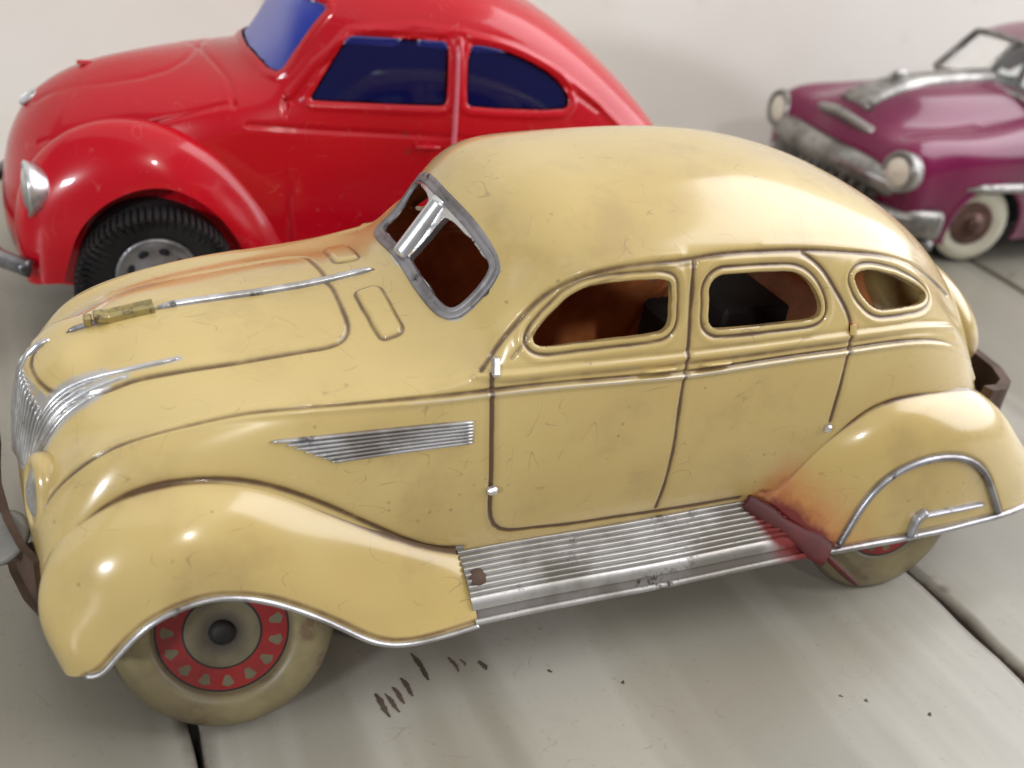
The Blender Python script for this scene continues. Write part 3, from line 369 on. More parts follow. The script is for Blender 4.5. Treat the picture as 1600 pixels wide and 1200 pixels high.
def rim_print():
    """litho print of the wheel disc: red ring with black edges and a circle of cream spoke holes"""
    t=NT('rim_print'); xyz=t.n('ShaderNodeSeparateXYZ'); t.put(xyz.inputs[0],t.co()); x,z=xyz.outputs[0],xyz.outputs[2]
    r=t.math('MULTIPLY',t.math('SQRT',t.math('ADD',t.math('MULTIPLY',x,x),t.math('MULTIPLY',z,z))),100)
    a=t.math('ARCTAN2',z,x); k=t.math('MULTIPLY',a,15/(2*math.pi)); fr=t.math('SUBTRACT',t.math('FRACT',t.math('ADD',k,100)),.5)
    arc=t.math('MULTIPLY',fr,2*math.pi*.98/15)   # cm along the ring
    cre=t.mix(t.ramp(t.noise(60,4,.6),.4,.7),(.165,.14,.085),(.09,.075,.045))
    red=t.mix(t.ramp(t.noise(60,4,.6),.4,.75),(.26,.012,.014),(.15,.011,.011))
    ring=t.math('MULTIPLY',t.math('GREATER_THAN',r,.70),t.math('LESS_THAN',r,1.19))
    c=t.mix(ring,cre,red)
    rr=t.math('SUBTRACT',r,.98); wd=t.math('ADD',t.math('MULTIPLY',rr,.28),.085)   # wedge-like holes, wider outside
    hole=t.math('MULTIPLY',t.math('LESS_THAN',t.math('ABSOLUTE',arc),wd),t.math('LESS_THAN',t.math('ADD',t.math('ABSOLUTE',rr),t.math('MULTIPLY',t.math('ABSOLUTE',arc),.5)),.13))
    c=t.mix(t.math('MULTIPLY',hole,t.ramp(t.noise(100,2),.25,.4)),c,cre)
    for rad,wi in((.70,.022),(1.19,.022)):
        c=t.mix(t.math('LESS_THAN',t.math('ABSOLUTE',t.math('SUBTRACT',r,rad)),wi),c,(.02,.012,.01))
    c=t.mix(t.math('MULTIPLY',t.ramp(t.math('MULTIPLY',t.math('SUBTRACT',.60,r),1),0,.34),.95),c,(.05,.04,.03))  # worn ring of grime about the axle
    t.base(c); t.set(Roughness=.38,Coat_Weight=.2); return t.m
M_RIM=rim_print()

# ================================================================ shelf and wall
def board_paint():
    t=NT('painted_board'); c=t.mix(t.ramp(t.noise(6,4,.6,t.co((1,.25,1))),.35,.66),(.315,.295,.24),(.235,.22,.18))
    c=t.mix(t.math('MULTIPLY',t.ramp(t.noise(20,4,.6,t.co((1,.12,1))),.48,.66),.55),c,(.44,.42,.375))
    c=t.mix(t.math('MULTIPLY',t.ramp(t.noise(26,5,.7),.52,.7),.4),c,(.27,.25,.21))
    v=t.n('ShaderNodeTexVoronoi'); v.inputs['Scale'].default_value=42; t.put(v.inputs['Vector'],t.co())
    sp=t.math('MULTIPLY',t.ramp(t.math('SUBTRACT',.14,v.outputs['Distance']),0,.06),t.ramp(t.noise(30,2),.55,.62)); c=t.mix(t.math('MULTIPLY',sp,.8),c,(.10,.075,.055))
    c=t.mix(t.math('MULTIPLY',t.attr('grime'),t.ramp(t.noise(40,4,.7),.25,.6)),c,(.09,.07,.055))
    c=t.mix(t.math('MULTIPLY',scratches(t),.4),c,(.16,.13,.10)); c=t.mix(t.math('MULTIPLY',t.ramp(t.noise(330,3,.7),.60,.72),.35),c,(.20,.17,.13))
    t.base(c); t.put(t.b.inputs['Roughness'],t.math('ADD',t.math('MULTIPLY',t.noise(12,3),.25),.22)); t.bump(t.math('ADD',t.math('ADD',t.noise(10,3,.5,t.co((1,.2,1))),t.math('MULTIPLY',t.noise(1,4,.7,t.co((420,14,420))),.045)),t.math('MULTIPLY',t.noise(200,3),.06)),.6,.0014); return t.m
M_BOARD=board_paint()
def wall_paint():
    t=NT('old_plaster'); c=t.mix(t.ramp(t.noise(3.2,4,.6),.35,.7),(.90,.875,.82),(.83,.795,.72)); c=t.mix(t.math('MULTIPLY',t.ramp(t.noise(14,5,.65),.54,.70),.4),c,(.52,.50,.47))
    t.base(c); t.set(Roughness=.75); t.bump(t.noise(9,5,.6),.5,.002); return t.m
floor=bpy.data.objects.new('floor',None); COL.objects.link(floor); floor['kind']='structure'; floor.empty_display_size=.01
gapw=.14
for i in range(-3,5):
    x0=-.1+18.97*i+gapw/2+random.uniform(-.03,.03); x1=x0+18.97-gapw; n=90
    ys=np.linspace(-34,28.4,n); wob=lambda ph:.035*np.sin(ys*.9+ph)+.03*np.sin(ys*2.3+ph*2)+.02*np.random.randn(n)
    a=x0+wob(i*1.7); b=x1+wob(i*2.9+1)
    prof=[(0,-1.2),(0,-.12),(.08,-.02),(.35,0)]
    cols=[np.stack([a+p,ys,np.full(n,z)],1) for p,z in prof]+[np.stack([a+(b-a)*f,ys,0*ys],1) for f in np.linspace(.06,.94,10)]+[np.stack([b-p,ys,np.full(n,z)],1) for p,z in prof[::-1]]
    V_=np.stack(cols,1); g=np.zeros(V_.shape[:2]); g[:,[0,1,-1,-2]]=1; g[:,[2,-3]]=.6; g[:,[3,-4]]=.05
    F_=quads(n,V_.shape[1])
    mesh('plank',V_.reshape(-1,3),F_[:,::-1] if True else F_,M_BOARD,floor,attrs={'grime':g.ravel()})
v_,f_=box((9,-3,-1.45),(160,64,.5)); mesh('shelf_underlay',v_,f_,M_DARK,floor,smooth=False)
# chips through the paint beside the front wheel
M_CHIP=plain('bare_dark_wood',(.085,.058,.042),.8,0,.4,80,.4)
def chip(u,ang,L,wd):
    k=14; V_=[]
    for i in range(k):
        t=i/(k-1); c=np.array([u[0]+(t-.5)*L*math.cos(ang)+.02*math.sin(t*5+u[0]),u[1]+(t-.5)*L*math.sin(ang)]); nrm=np.array([-math.sin(ang),math.cos(ang)])
        ww=wd*(math.sin(math.pi*min(.97,max(.03,t)))**.5)*random.uniform(.6,1.2)
        V_+=[[*(c+nrm*ww),.012],[*(c-nrm*ww),.012]]
    return np.array(V_),quads(k,2)
for px,ang,L,wd in CHIPS:
    v_,f_=chip(px,ang,L,wd); mesh('paint_chip',v_,f_,M_CHIP,floor,smooth=False)
wall=mesh('wall',*box((9,30,12),(170,3.1,64)),wall_paint(),None,smooth=False); wall['kind']='structure'

# ================================================================ cream saloon
CAR=thing('toy_car','cream yellow streamlined tin saloon with silver running board in front of the other cars','toy car',(0,0,0))
NU,NV=860,360
B=net_eval(BODY,NU,NV,3,3)
BS=Surf(B,None)
if BS.N[(NU//2)*NV+5][2]<0: BS.N=-BS.N
V=BS.P.copy(); Nn=BS.N
def line(k,n=None,sm=2): 
    P=np.array(FE[k],float); L=np.linalg.norm(np.diff(P,axis=0),axis=1).sum(); return smooth_line(P,n or int(L/.07)+4,sm)
disp=np.zeros(len(V)); grime=np.zeros(len(V)); silver=np.zeros(len(V)); reflect_tint=np.zeros(len(V))
def feat(P,wd,dep,gr,closed=False,gw=1.25,sv=0,svw=1.0):
    global disp,grime,silver
    d,_=seg_dist(V,P,closed,1.0)
    disp+=-dep*np.exp(-(d/wd)**2); grime=np.maximum(grime,gr*np.maximum(np.exp(-(d/(wd*gw))**2),.26*np.exp(-(d/(wd*4.5))**2)))
    if sv: silver=np.maximum(silver,sv*np.exp(-(d/(wd*svw))**4))
    return d
up=lambda P,dz,dy=0: P+np.array([0,dy,dz])
crs=smooth_line(np.array(FE['doorcrease'][::-1]+[p for p in FE['roofcrease'] if p[0]>10.6]),230,8); feat(crs,.06,.055,.8); feat(up(line('doorcrease',sm=4)[4:],.16),.14,-.05,0)
dc=line('doorcrease',sm=4)+np.array([.13,0,-.10]); feat(dc[6:-24],.11,-.03,0)
feat(line('drip'),.05,.02,.5)
feat(up(crs[110:],.15),.13,-.03,0)
bu=line('beltU',sm=6); feat(bu,.085,-.055,0); feat(up(bu,.15)[2:],.06,.025,.45); feat(up(bu,-.14)[2:],.06,.03,.75)
bl=line('beltL',sm=6); feat(up(bl,.03),.045,.055,.75); feat(up(bl,-.075),.07,-.055,0); silver=np.where((V[:,0]>2)|(V[:,0]<-.6),silver,silver); feat(up(bl,-.06)[bl[:,0]>4.2],.04,0,0,sv=.55,svw=.7); feat(up(bl,-.04)[bl[:,0]<-.3],.04,0,0,sv=.8,svw=.8); feat(up(bl,.17)[:80],.14,-.035,0)
feat(line('ffgroove',sm=4)+np.array([0,.0,.03]),.08,.06,.9,gw=.9); feat(line('rfcrease',sm=4)+np.array([0,0,.02]),.08,.06,.8,gw=.9)
feat(line('dfront'),.05,.045,1.25,gw=1.1); feat(line('bpil'),.05,.045,1.1,gw=1.1); feat(line('rdoor'),.055,.045,1.0,gw=1.1)
hg=smooth_line(np.array(FE['hoodgroove'][::-1]+[[-2.02,-1.28,6.02],[-1.75,-1.55,6.15]]+FE['hoodgroove2']),170,3)
feat(hg,.055,.045,.75); feat(up(hg,0)*np.array([1,.93,1]),.09,-.02,0)
# hood vent pads
vp=chaikin(FE['vent1'],2); d,_=seg_dist(V,vp,True,1.2); ins=inside2(V,vp,0,1)&(V[:,2]>6.8)
sd=np.where(ins,-d,d); disp+=.085/(1+np.exp(np.clip(sd/.022,-40,40))); grime=np.maximum(grime,.7*np.exp(-((sd-.04)/.05)**2))
# windows: rim of the opening, then the hole itself
holes=np.zeros(len(V),bool); snapped=np.zeros(len(V),bool); cuts=[]
def cut(poly,a,b,mask,rim=True):
    global V,disp,grime,holes
    d,near=seg_dist(V,poly,True,1.2); ins=inside2(V,poly,a,b)&mask; s_=np.where(ins,-d,d); s_=np.where(mask,s_,9)
    if rim:
        disp+=.035*np.exp(-((s_-.07)/.045)**2)-.035*np.exp(-((s_-.165)/.045)**2)+.03*np.exp(-((s_-.29)/.08)**2)
        grime=np.maximum(grime,.85*np.exp(-((s_-.165)/.05)**2)); grime=np.maximum(grime,.6*np.exp(-(s_/.035)**2))
    k=(np.abs(s_)<.028); V[k]=near[k]; snapped[k]=True; holes|=(s_<-.0)&~k
    cuts.append(poly)
side=(V[:,1]<-2.8)&(V[:,2]>7.3)
for k in('win1','win2','win3'): cut(chaikin(FE[k],2),0,2,side)
_wp=np.array(FE['wspane']); _c=_wp.mean(0); _wp=_wp[0:]*1.0; _wp=_c+(_wp-_c)*np.array([1.09,1.09,1.09]); _wp=BS.snap(_wp)
cut(chaikin(_wp,2),1,2,(V[:,0]>5.0)&(V[:,0]<7.1)&(V[:,2]>7.5)&(V[:,1]<.05)&(V[:,1]>-3),rim=False)
# front of the nose painted silver under the grille bars
gp=np.array([[-2.6,0.,6.05]]+FE['grillepoly']+[[-2.7,-1.2,4.4],[-2.75,-.6,4.1],[-2.78,0.02,4.05]])
ins=inside2(V,gp,1,2)&(V[:,0]<-1.9); silver=np.maximum(silver,ins*1.0)
d,_=seg_dist(V,gp,False,.5); silver=np.where(ins,.8,silver); grime=np.where(ins,.35,grime); disp+=np.where(ins,.01,0)  # grime mask used here to darken the gaps between the bars
for k in('streak1','streak2','streak3'):
    L_k=line(k,sm=3); feat(L_k,.10,0,.0,sv=.9,svw=.7); feat(up(L_k,-.09),.05,.01,.55); feat(L_k[L_k[:,0]<-1.1],.17,0,0,sv=.9,svw=.9)
# glass reflection put into the colour round the foot of the rear fender
reflect_line=np.array([[13.2,-3.95,2.85],[13.6,-4.15,2.6],[14.2,-4.5,2.25],[14.8,-4.85,1.9],[15.2,-5.05,1.65]])
def red(P):
    d,_=seg_dist(P,reflect_line,False,3.0); return (.8*np.exp(-(d/.28)**2)+.55*np.exp(-(d/1.5)**2))*np.clip((P[:,0]-12.9)/1.0,0,1)
reflect_tint=red(V)
grime=np.maximum(grime,.22*np.exp(-((V[:,2]-2.75)/.25)**2)*(V[:,0]>3))
for c_,r_ in(((.54,2.2),2.75),((17.3,2.2),2.6)): holes|=(np.hypot(V[:,0]-c_[0],V[:,2]-c_[1])<r_)&(np.abs(V[:,1])>1.2)&(V[:,2]<4.6 if r_>2.7 else V[:,2]<4.4)
_h=[p for p in FE['wsout']][::-1]+[[6.5,-2.5,8.86]]+FE['wstop'][::-1][3:]+[[6.2,.3,9.4],[5.2,.3,7.9]]
ins=inside2(V,np.array(_h),1,2)&(V[:,0]>4.9)&(V[:,0]<7.2)&(V[:,2]>7.5); silver=np.where(ins,1,silver)
Vd=V+Nn*disp[:,None]
Fq=quads(NU,NV); hc=holes[Fq]; allh=((holes|snapped)[Fq].all(1))&(hc.any(1)); Fq=Fq[~allh]
if True:
    e1=Vd[Fq[:,1]]-Vd[Fq[:,0]]; e2=Vd[Fq[:,3]]-Vd[Fq[:,0]]
    c=np.cross(e1,e2); flip=(np.einsum('ij,ij->i',c,Nn[Fq[:,0]])<0).mean()>.5
if flip: Fq=Fq[:,::-1]
used=np.zeros(len(V),bool); used[Fq.ravel()]=True; idx=np.cumsum(used)-1
Vh=Vd[used]; Fh=idx[Fq]; at={k:v[used] for k,v in dict(grime=grime,silver=silver,reflect_tint=reflect_tint).items()}
n=len(Vh)
# weld the two halves on the centre plane
Vm=mirY(Vh); Fm=Fh[:,::-1]+n
cen=np.abs(Vh[:,1])<1e-4; Fm=np.where(cen[(Fm-n)],Fm-n,Fm)
body=mesh('body',np.concatenate([Vh,Vm]),np.concatenate([Fh,Fm]),M_CREAM,CAR,attrs={k:np.concatenate([v,v]) for k,v in at.items()})
# folded edges behind the window openings
def reveal(poly,depth,mat,sgn=1,flipn=False):
    P=poly; N=BS.at(P)
    if sgn<0: P=mirY(P); N=mirY(N)
    a=P+N*.01; b=P-N*depth
    V_=np.stack([a,b],1).reshape(-1,3); F_=quads(len(P),2,closed_u=True)
    return V_,F_
for k in cuts:
    for sg in(1,-1):
        v_,f_=reveal(k,.13,None,sg); o=mesh('window_edge',v_,f_,M_EDGE if k is not cuts[-1] else M_DULL,CAR)
# windshield frame and centre post
half=[p for p in FE['wsout']][::-1]+[[6.5,-2.5,8.86],[6.48,-2.4,8.95]]+FE['wstop'][::-1][3:]
half=smooth_line(half,60,2); half[0,1]=min(half[0,1],-.3)
full=np.concatenate([half,mirY(half)[::-1]]); full=chaikin(full,1)
fn=BS.at(np.stack([full[:,0],-np.abs(full[:,1]),full[:,2]],1)); fn[:,1]*=np.where(full[:,1]>0,-1,1)
ctr=np.array([5.8,0,8.6]); full_in=full+unit(ctr-full)*.13
pr=[(.5,-.5),(.5,.5),(.38,1),(.1,.85),(0,.45),(-.12,.85),(-.4,1),(-.5,.5),(-.5,-.6)]
v_,f_=moulding(full_in,fn,.27,.075,closed=True,prof=pr); mesh('windshield_frame',v_,f_,M_FRAME,CAR)
a=np.array([5.27,0,8.03]);b_=np.array([6.12,0,9.27]); nn=unit(np.cross(b_-a,[0,1,0])); nn=nn*np.sign(nn[2]+1e-9)*1
nn=np.array([-.82,0,.57]); pts=np.linspace(a,b_,14)+nn*.06
v_,f_=moulding(pts,np.tile(nn,(14,1)),.40,.18,prof=[(.5,-1.2),(.5,.1),(.12,1),(-.12,1),(-.5,.1),(-.5,-1.2)]); mesh('windshield_post',v_,f_,M_CHROME,CAR)
# lower silver lip inside the far and near pane
# hood strip, streaks and grille bars
st=line('strip',40,4); st[:,1]=0; stn=BS.at(st); stn[:,1]=0
v_,f_=moulding(st,stn,.17,.12,taper=3); mesh('hood_strip',v_,f_,M_CHROME,CAR)
nose=np.array([[-1.95,0,6.66],[-2.15,0,6.55],[-2.36,0,6.35],[-2.48,0,6.12],[-2.56,0,5.8],[-2.63,0,5.4],[-2.70,0,4.9],[-2.75,0,4.4],[-2.78,0,4.0]])
nose=smooth_line(nose,40,1); nn_=BS.at(nose); nn_[:,1]=0
v_,f_=moulding(nose,nn_,.16,.11,taper=3); mesh('nose_strip',v_,f_,M_CHROME,CAR)
for k in('streak1','streak2','streak3'):
    P=line(k,50,3); N=BS.at(P)
    for sg in(1,):
        PP,NN_=(P,N) if sg>0 else (mirY(P),mirY(N))
        v_,f_=moulding(PP,NN_,.10,.055,taper=4); mesh('hood_streak',v_,f_,M_CHROME,CAR)
for i_,(ka,kb,f_,t0) in enumerate((('streak1','streak2',.33,.42),('streak1','streak2',.66,.5),('streak2','streak3',.33,.35),('streak2','streak3',.66,.42),('streak1','streak2',-.35,.72),('streak1','streak2',-.7,.8))):
    A_=line(ka,60,3);B_=line(kb,60,3); n0=int(60*t0); P=A_[n0:]*(1-f_)+B_[np.clip(np.linspace((n0-14) if ka=='streak1' else n0,59,60-n0).astype(int),0,59)]*f_; P=smooth_line(BS.snap(P),40,4); N=BS.at(P)
    v_,f__=moulding(P,N,.07,.05,taper=3); mesh('hood_streak',v_,f__,M_CHROME,CAR)
NB=10
top=np.array(smooth_line([[-2.47,-.12,6.13],[-2.42,-.45,6.06],[-2.3,-.85,5.9],[-2.15,-1.25,5.75]],NB,0)); 
for i in range(NB):
    f=i/(NB-1); bot=np.array([-2.74,-.1-1.4*f,4.15+.45*f]); 
    pts=[top[i]*(1-t)+bot*t for t in np.linspace(0,1,14)]
    pts=[p+np.array([-.25*math.sin(math.pi*t),-.12*math.sin(math.pi*t),0]) for p,t in zip(pts,np.linspace(0,1,14))]
    P=smooth_line(BS.snap(pts),24,3); N=BS.at(P)
    for sg in(1,-1):
        PP,NN_=(P,N) if sg>0 else (mirY(P),mirY(N))
        v_,f_=moulding(PP+NN_*.01,NN_,.075,.085,k=5,taper=2); mesh('grille_bar',v_,f_,M_CHROME,CAR)
# brass hood catch on the nose
ob=line('orn',20,2); ob[:,1]=0; N=BS.at(ob); N[:,1]=0
parts=[moulding(ob[9:]+N[9:]*.02,N[9:],.34,.2,prof=[(.5,-.3),(.5,.55),(.36,.8),(.2,.8),(.14,.55),(-.14,.55),(-.2,.8),(-.36,.8),(-.5,.55),(-.5,-.3)])]
orn=mesh('hood_ornament',*join(parts),M_BRASS,CAR,smooth=False)
p0=ob[9]; parts=[box(p0+np.array([-.12,0,.10]),(.3,.36,.16),.03),box(p0+np.array([-.38,.03,.02]),(.16,.24,.2),.03)]
mesh('ornament_catch',*join(parts),M_BRASS,orn,smooth=False)
v_,f_=moulding(ob[:10],N[:10],.12,.09,taper=2); mesh('ornament_stem',v_,f_,M_DULL,orn)
# side louvre: five bars, each starting a step further back
for sg in(1,-1):
    L0=np.array([[1.43,6.32],[5.66,6.24]]); L1=np.array([[2.66,5.76],[5.73,5.66]])
    def ysurf(x,z):
        i=np.argmin((BS.P[:,0]-x)**2+(BS.P[:,2]-z)**2+(BS.P[:,1]>-2)*99); return BS.P[i],BS.N[i]
    lv=np.array(FE['louver'])
    # corners on the surface: front top, rear top, rear bottom, front bottom
    c=[np.array([1.49,6.19]),None,None,None]
    far=lv[np.argsort(-lv[:,0])][:3]; xr=lv[:,0].max(); zt=lv[lv[:,0]>xr-.4][:,2].max(); zb=lv[lv[:,0]>xr-.4][:,2].min()
    k=7
    for i in range(k):
        f=i/(k-1); zr=zt-.05+(zb+.05-(zt-.05))*f; x0=lv[:,0].min()+(0.05 if i==0 else .18+1.0*f); zf=6.19-.02+(5.70-6.19)*f
        Pp=[];Nn_=[]
        for t in np.linspace(0,1,26):
            p,n_=ysurf(x0+(xr-.05-x0)*t,zf+(zr-zf)*t); Pp.append([x0+(xr-.05-x0)*t,p[1],zf+(zr-zf)*t]); Nn_.append(n_)
        Pp=smooth_line(Pp,26,2); Nn_=np.array(Nn_)
        if sg<0: Pp=mirY(Pp);Nn_=mirY(Nn_)
        v_,f_=moulding(Pp+Nn_*.01,Nn_,.085,.075,k=6,taper=1); mesh('louvre_bar',v_,f_,M_TRIM,CAR)
# hinges
def blob(c,n,t,s,mat,name,parent=CAR):
    n=unit(n);t=unit(t-n*(t@n)); b=np.cross(n,t); v,f=box((0,0,0),s,min(s)*.3); v=v@np.array([t,b,n])+c+n*s[2]*.3
    return v,f
for k,s in(('hingeU',(.42,.16,.16)),('hingeL',(.2,.22,.18)),('hingeRU',(.3,.15,.14)),('hingeRL',(.22,.18,.16))):
    P=np.array(FE[k]); c=P.mean(0); n_=BS.at([c])[0]; 
    for sg in((1,) if k=='hingeU' else (1,-1)):
        v,f=blob(c,n_,P[-1]-P[0],s,None,k); v=v if sg>0 else mirY(v); mesh('door_hinge',v,f,M_CHROME if k!='hingeRU' else M_CREAM,CAR,smooth=False)
# small handle bars on the belt each side of the centre pillar
for x0,x1 in((9.3,10.2),(10.75,11.6)):
    P=np.array([[x,BS.P[np.argmin((BS.P[:,0]-x)**2+(BS.P[:,2]-6.92)**2+(BS.P[:,1]>-2)*99)][1],6.95] for x in np.linspace(x0,x1,10)]); N=BS.at(P)
    for sg in(1,-1):
        PP,NN_=(P,N) if sg>0 else (mirY(P),mirY(N)); v_,f_=moulding(PP,NN_,.09,.12,taper=2); mesh('door_handle',v_,f_,M_CREAM,CAR)
# ---------------------------------------------------------------- fenders
def sheet(net,nu,nv,extra=None,sgn=1):
    P=net_eval(net,nu,nv); N=normals(P)
    if N[nu//2,nv//2,1]>0: N=-N
    return P,N
FP,FN=sheet(FF,240,110); RP,RN=sheet(RF,240,110)
def build_sheet(name,P,N,sg,attrs,parent=CAR,mat=None):
    nu,nv=P.shape[:2]; V_=P.reshape(-1,3); F_=quads(nu,nv); c=np.cross(P[nu//2+1,nv//2]-P[nu//2,nv//2],P[nu//2,nv//2+1]-P[nu//2,nv//2])
    if c@N[nu//2,nv//2]<0: F_=F_[:,::-1]
    if sg<0: V_=mirY(V_); F_=F_[:,::-1]
    return mesh(name,V_,F_,mat or M_CREAM,parent,attrs=attrs)
def edge_grime(P,lip):
    nu,nv=P.shape[:2]; g=np.zeros((nu,nv)); 
    d0=np.linalg.norm(P-P[:,:1],axis=2); d1=np.linalg.norm(P-P[:,-1:],axis=2)
    return np.maximum(.9*np.exp(-((d0-.06)/.09)**2),.55*np.exp(-((d1-.12)/.07)**2)).ravel()
for sg in(1,-1):
    gf=edge_grime(FP,0); fender=build_sheet('front_fender',FP if sg>0 else FP+np.clip((-1.9-FP[:,:,:1])*.35,0,.3)*np.array([1,0,0]),FN,sg,{'grime':gf,'reflect_tint':np.zeros(len(gf)),'silver':np.zeros(len(gf))})
    E=FP[:,-1]; E=smooth_line(E,150,2); C0=np.array([.4,-4.5,2.0])
    Ne=np.tile([0,-1.,.25],(len(E),1)); 
    v_,f_=moulding(E,Ne,.12,.08,k=7); v_=v_ if sg>0 else mirY(v_); mesh('fender_trim',v_,f_,M_TRIM,fender)
    # inner flange turned under the trim
    a=E+np.array([0,.02,-.03]); i_=E+unit(np.array([.5,-4.2,2.2])-E)*np.array([.16,.5,.16])
    v_=np.stack([a,i_],1).reshape(-1,3); v_=v_ if sg>0 else mirY(v_); mesh('fender_flange',v_,quads(len(E),2),M_DULL,fender)
    # rear fender with its skirt
    V0=RP.reshape(-1,3); d,_=seg_dist(V0,line('arch'),False,1.5)
    inn=inside2(V0,np.concatenate([line('arch'),[[20.8,-5,1.0],[15.4,-5,1.0]]]),0,2)
    RPd=(V0+RN.reshape(-1,3)*(-.05*(1/(1+np.exp(np.clip(np.where(inn,-d,d)/.05,-30,30))))-.03*np.exp(-(d/.09)**2))[:,None]).reshape(RP.shape)
    gr=np.maximum(edge_grime(RP,0),.5*np.exp(-((d-.12)/.07)**2)); fender=build_sheet('rear_fender',RPd,RN,sg,{'grime':gr,'reflect_tint':red(V0),'silver':np.zeros(len(gr))})
    A=line('arch',90,3); RS_=Surf(RP,None); 
    if RS_.N[len(RS_.N)//2][1]>0: RS_.N=-RS_.N
    v_,f_=moulding(A,RS_.at(A),.17,.10,k=7); v_=v_ if sg>0 else mirY(v_); mesh('skirt_trim',v_,f_,M_DULL,fender,attrs={'grime':np.zeros(len(v_))})
    E=smooth_line(RP[:,-1],120,2); v_,f_=moulding(E,np.tile([0,-1.,.25],(len(E),1)),.17,.10); v_=v_ if sg>0 else mirY(v_); mesh('fender_trim',v_,f_,M_TRIM,fender)
    H=line('handle',30,2); v_,f_=join([moulding(H[:-1],RS_.at(H[:-1]),.11,.12,k=6,taper=2),moulding(smooth_line([[17.72,-5.08,1.78],[17.74,-5.1,2.0],[17.75,-5.1,2.2],[17.78,-5.08,2.42],[18.0,-5.06,2.45]],14,1),np.tile([0,-1.,0],(14,1)),.18,.14)]); v_=v_ if sg>0 else mirY(v_)
    mesh('skirt_handle',v_,f_,M_DULL,fender)
    # running board: pressed ribs, a plain band and a rolled edge
    n_x=60; prof=[]
    a=np.array([-3.72,2.86]); b=np.array([-4.92,1.72])  # (y,z) inner top to outer low
    K=150
    for i in range(K+1):
        f=i/K; y=a[0]+(b[0]-a[0])*f; z=a[1]+(b[1]-a[1])*f; bow=.16*math.sin(math.pi*f); y-=bow*.65; z+=bow*.75
        if f<.72: h=.07*abs(math.sin(math.pi*f/.72*9))**.8
        elif f<.9: h=.06*math.sin(math.pi*(f-.72)/.18)**.5+.01
        else: h=-.02
        prof.append((y-.7*h,z+.7*h,h))
    for i in range(13):
        t=i/12*math.pi*1.3; prof.append((-4.98-.09*math.sin(t),1.70+.08*math.cos(t),.03))
    prof=np.array(prof); xs0=5.62+.0*prof[:,0]; V_=[];g=[]
    fr=np.clip(np.arange(len(prof))/K,0,1)
    for i in range(n_x):
        t=i/(n_x-1); x0=5.62+.12*fr; x1=13.45+1.5*fr; x=x0+(x1-x0)*t; sh=0
        V_.append(np.stack([x,prof[:,0]+.02*math.sin(t*9),prof[:,1]+0*t],1)); g.append(np.where(prof[:,2]<.02,.8,np.where(prof[:,2]<.034,.3,0)))
    V_=np.array(V_); g=np.array(g).ravel(); V_=V_.reshape(-1,3); m=np.clip(red(V_+np.array([.15,0,0]))*1.25,0,1.2)
    rb=mesh('running_board',V_ if sg>0 else mirY(V_),quads(n_x,len(prof)),M_BOARDM,CAR,attrs={'grime':g,'reflect_tint':m})
# rivet at the front of the running board, glass reflection built as a red strip over its rear end
for sg in(1,-1):
    v_,f_=lathe([(.0,.10),(.14,.09),(.2,.03),(.21,-.05)],20,(0,-.7,.7)); v_=v_+np.array([5.95,-4.42,2.42]); v_=v_ if sg>0 else mirY(v_); mesh('rivet',v_,f_,M_RUST,CAR)
g=smooth_line(reflect_line,60,1); gn_=np.tile(unit(np.array([-.15,-.72,.68])),(60,1))
wd_=.42+.22*np.sin(np.linspace(0,3,60))+.05*np.random.randn(60).cumsum()*.2
t_=np.linspace(0,1,60); wv=.34+.30*t_+.10*np.sin(t_*9)+.03*np.sin(t_*23+1)
parts=[moulding(g+np.array([-.10,-.07,.06]),gn_,wv,.055+.01*np.sin(t_*7),prof=[(.5,-.9),(.46,.2),(.3,.75),(.1,.9),(-.1,1),(-.3,.7),(-.46,.15),(-.52,-.9)])]
# narrow tip of the built reflection, below the fender
parts.append(moulding(smooth_line([[15.0,-5.05,1.75],[15.25,-5.14,1.5],[15.5,-5.2,1.28],[15.75,-5.25,1.05],[16.15,-5.32,.72],[16.25,-5.33,.64]],24,1),np.tile([0,-1.,.2],(24,1)),.17,.10,taper=6))
mesh('glass_reflection',*join(parts),M_MAROON,CAR)['label']='glass reflection built as dark red strip with narrow tongue at foot of rear fender'
# trunk lid swelling at the tail
u=np.linspace(0,np.pi,30); v=np.linspace(0,2*np.pi,40,endpoint=False)
Vt=np.array([[21.0+1.2*math.cos(a)*1.0-.9*(math.sin(a)*math.sin(b)),2.1*math.sin(a)*math.cos(b),5.6+1.7*math.sin(a)*math.sin(b)-.2*math.cos(a)] for a in u for b in v])
mesh('trunk_bulge',Vt,quads(30,40,closed_v=True),M_CREAM,CAR,attrs={'grime':np.zeros(len(Vt))})
# ---------------------------------------------------------------- headlights, bumpers
for sg in(1,-1):
    c=np.array([-2.42,-2.15,4.5]); ax=unit(np.array([-1,-.12,.1]))
    v_,f_=lathe([(.55,-.4),(.82,-.3),(.87,.0),(.82,.14),(.70,.2),(.60,.16),(.56,.1)],48,ax); v_[:,1]*=.72; v_=v_+c; v_=v_ if sg>0 else mirY(v_)+np.array([.4,0,0])
    hl=mesh('headlight',v_,f_,M_CREAM,CAR,attrs={'grime':np.zeros(len(v_))})
    v_,f_=lathe([(0,.26),(.3,.23),(.5,.16),(.6,.08)],40,ax); v_[:,1]*=.72; v_=v_+c; v_=v_ if sg>0 else mirY(v_)+np.array([.4,0,0]); mesh('lens',v_,f_,M_CHROME,hl)
def rail(pts,w,h,name,mat,parent=CAR):
    P=smooth_line(pts,60,3); N=np.zeros_like(P); T=unit(np.gradient(P,axis=0)); N=unit(np.cross(T,[0,0,1.]))
    v_,f_=moulding(P,N,h,w,prof=[(.5,-.5),(.5,.5),(-.5,.5),(-.5,-.5)]); return mesh(name,v_,f_,mat,parent,smooth=False)
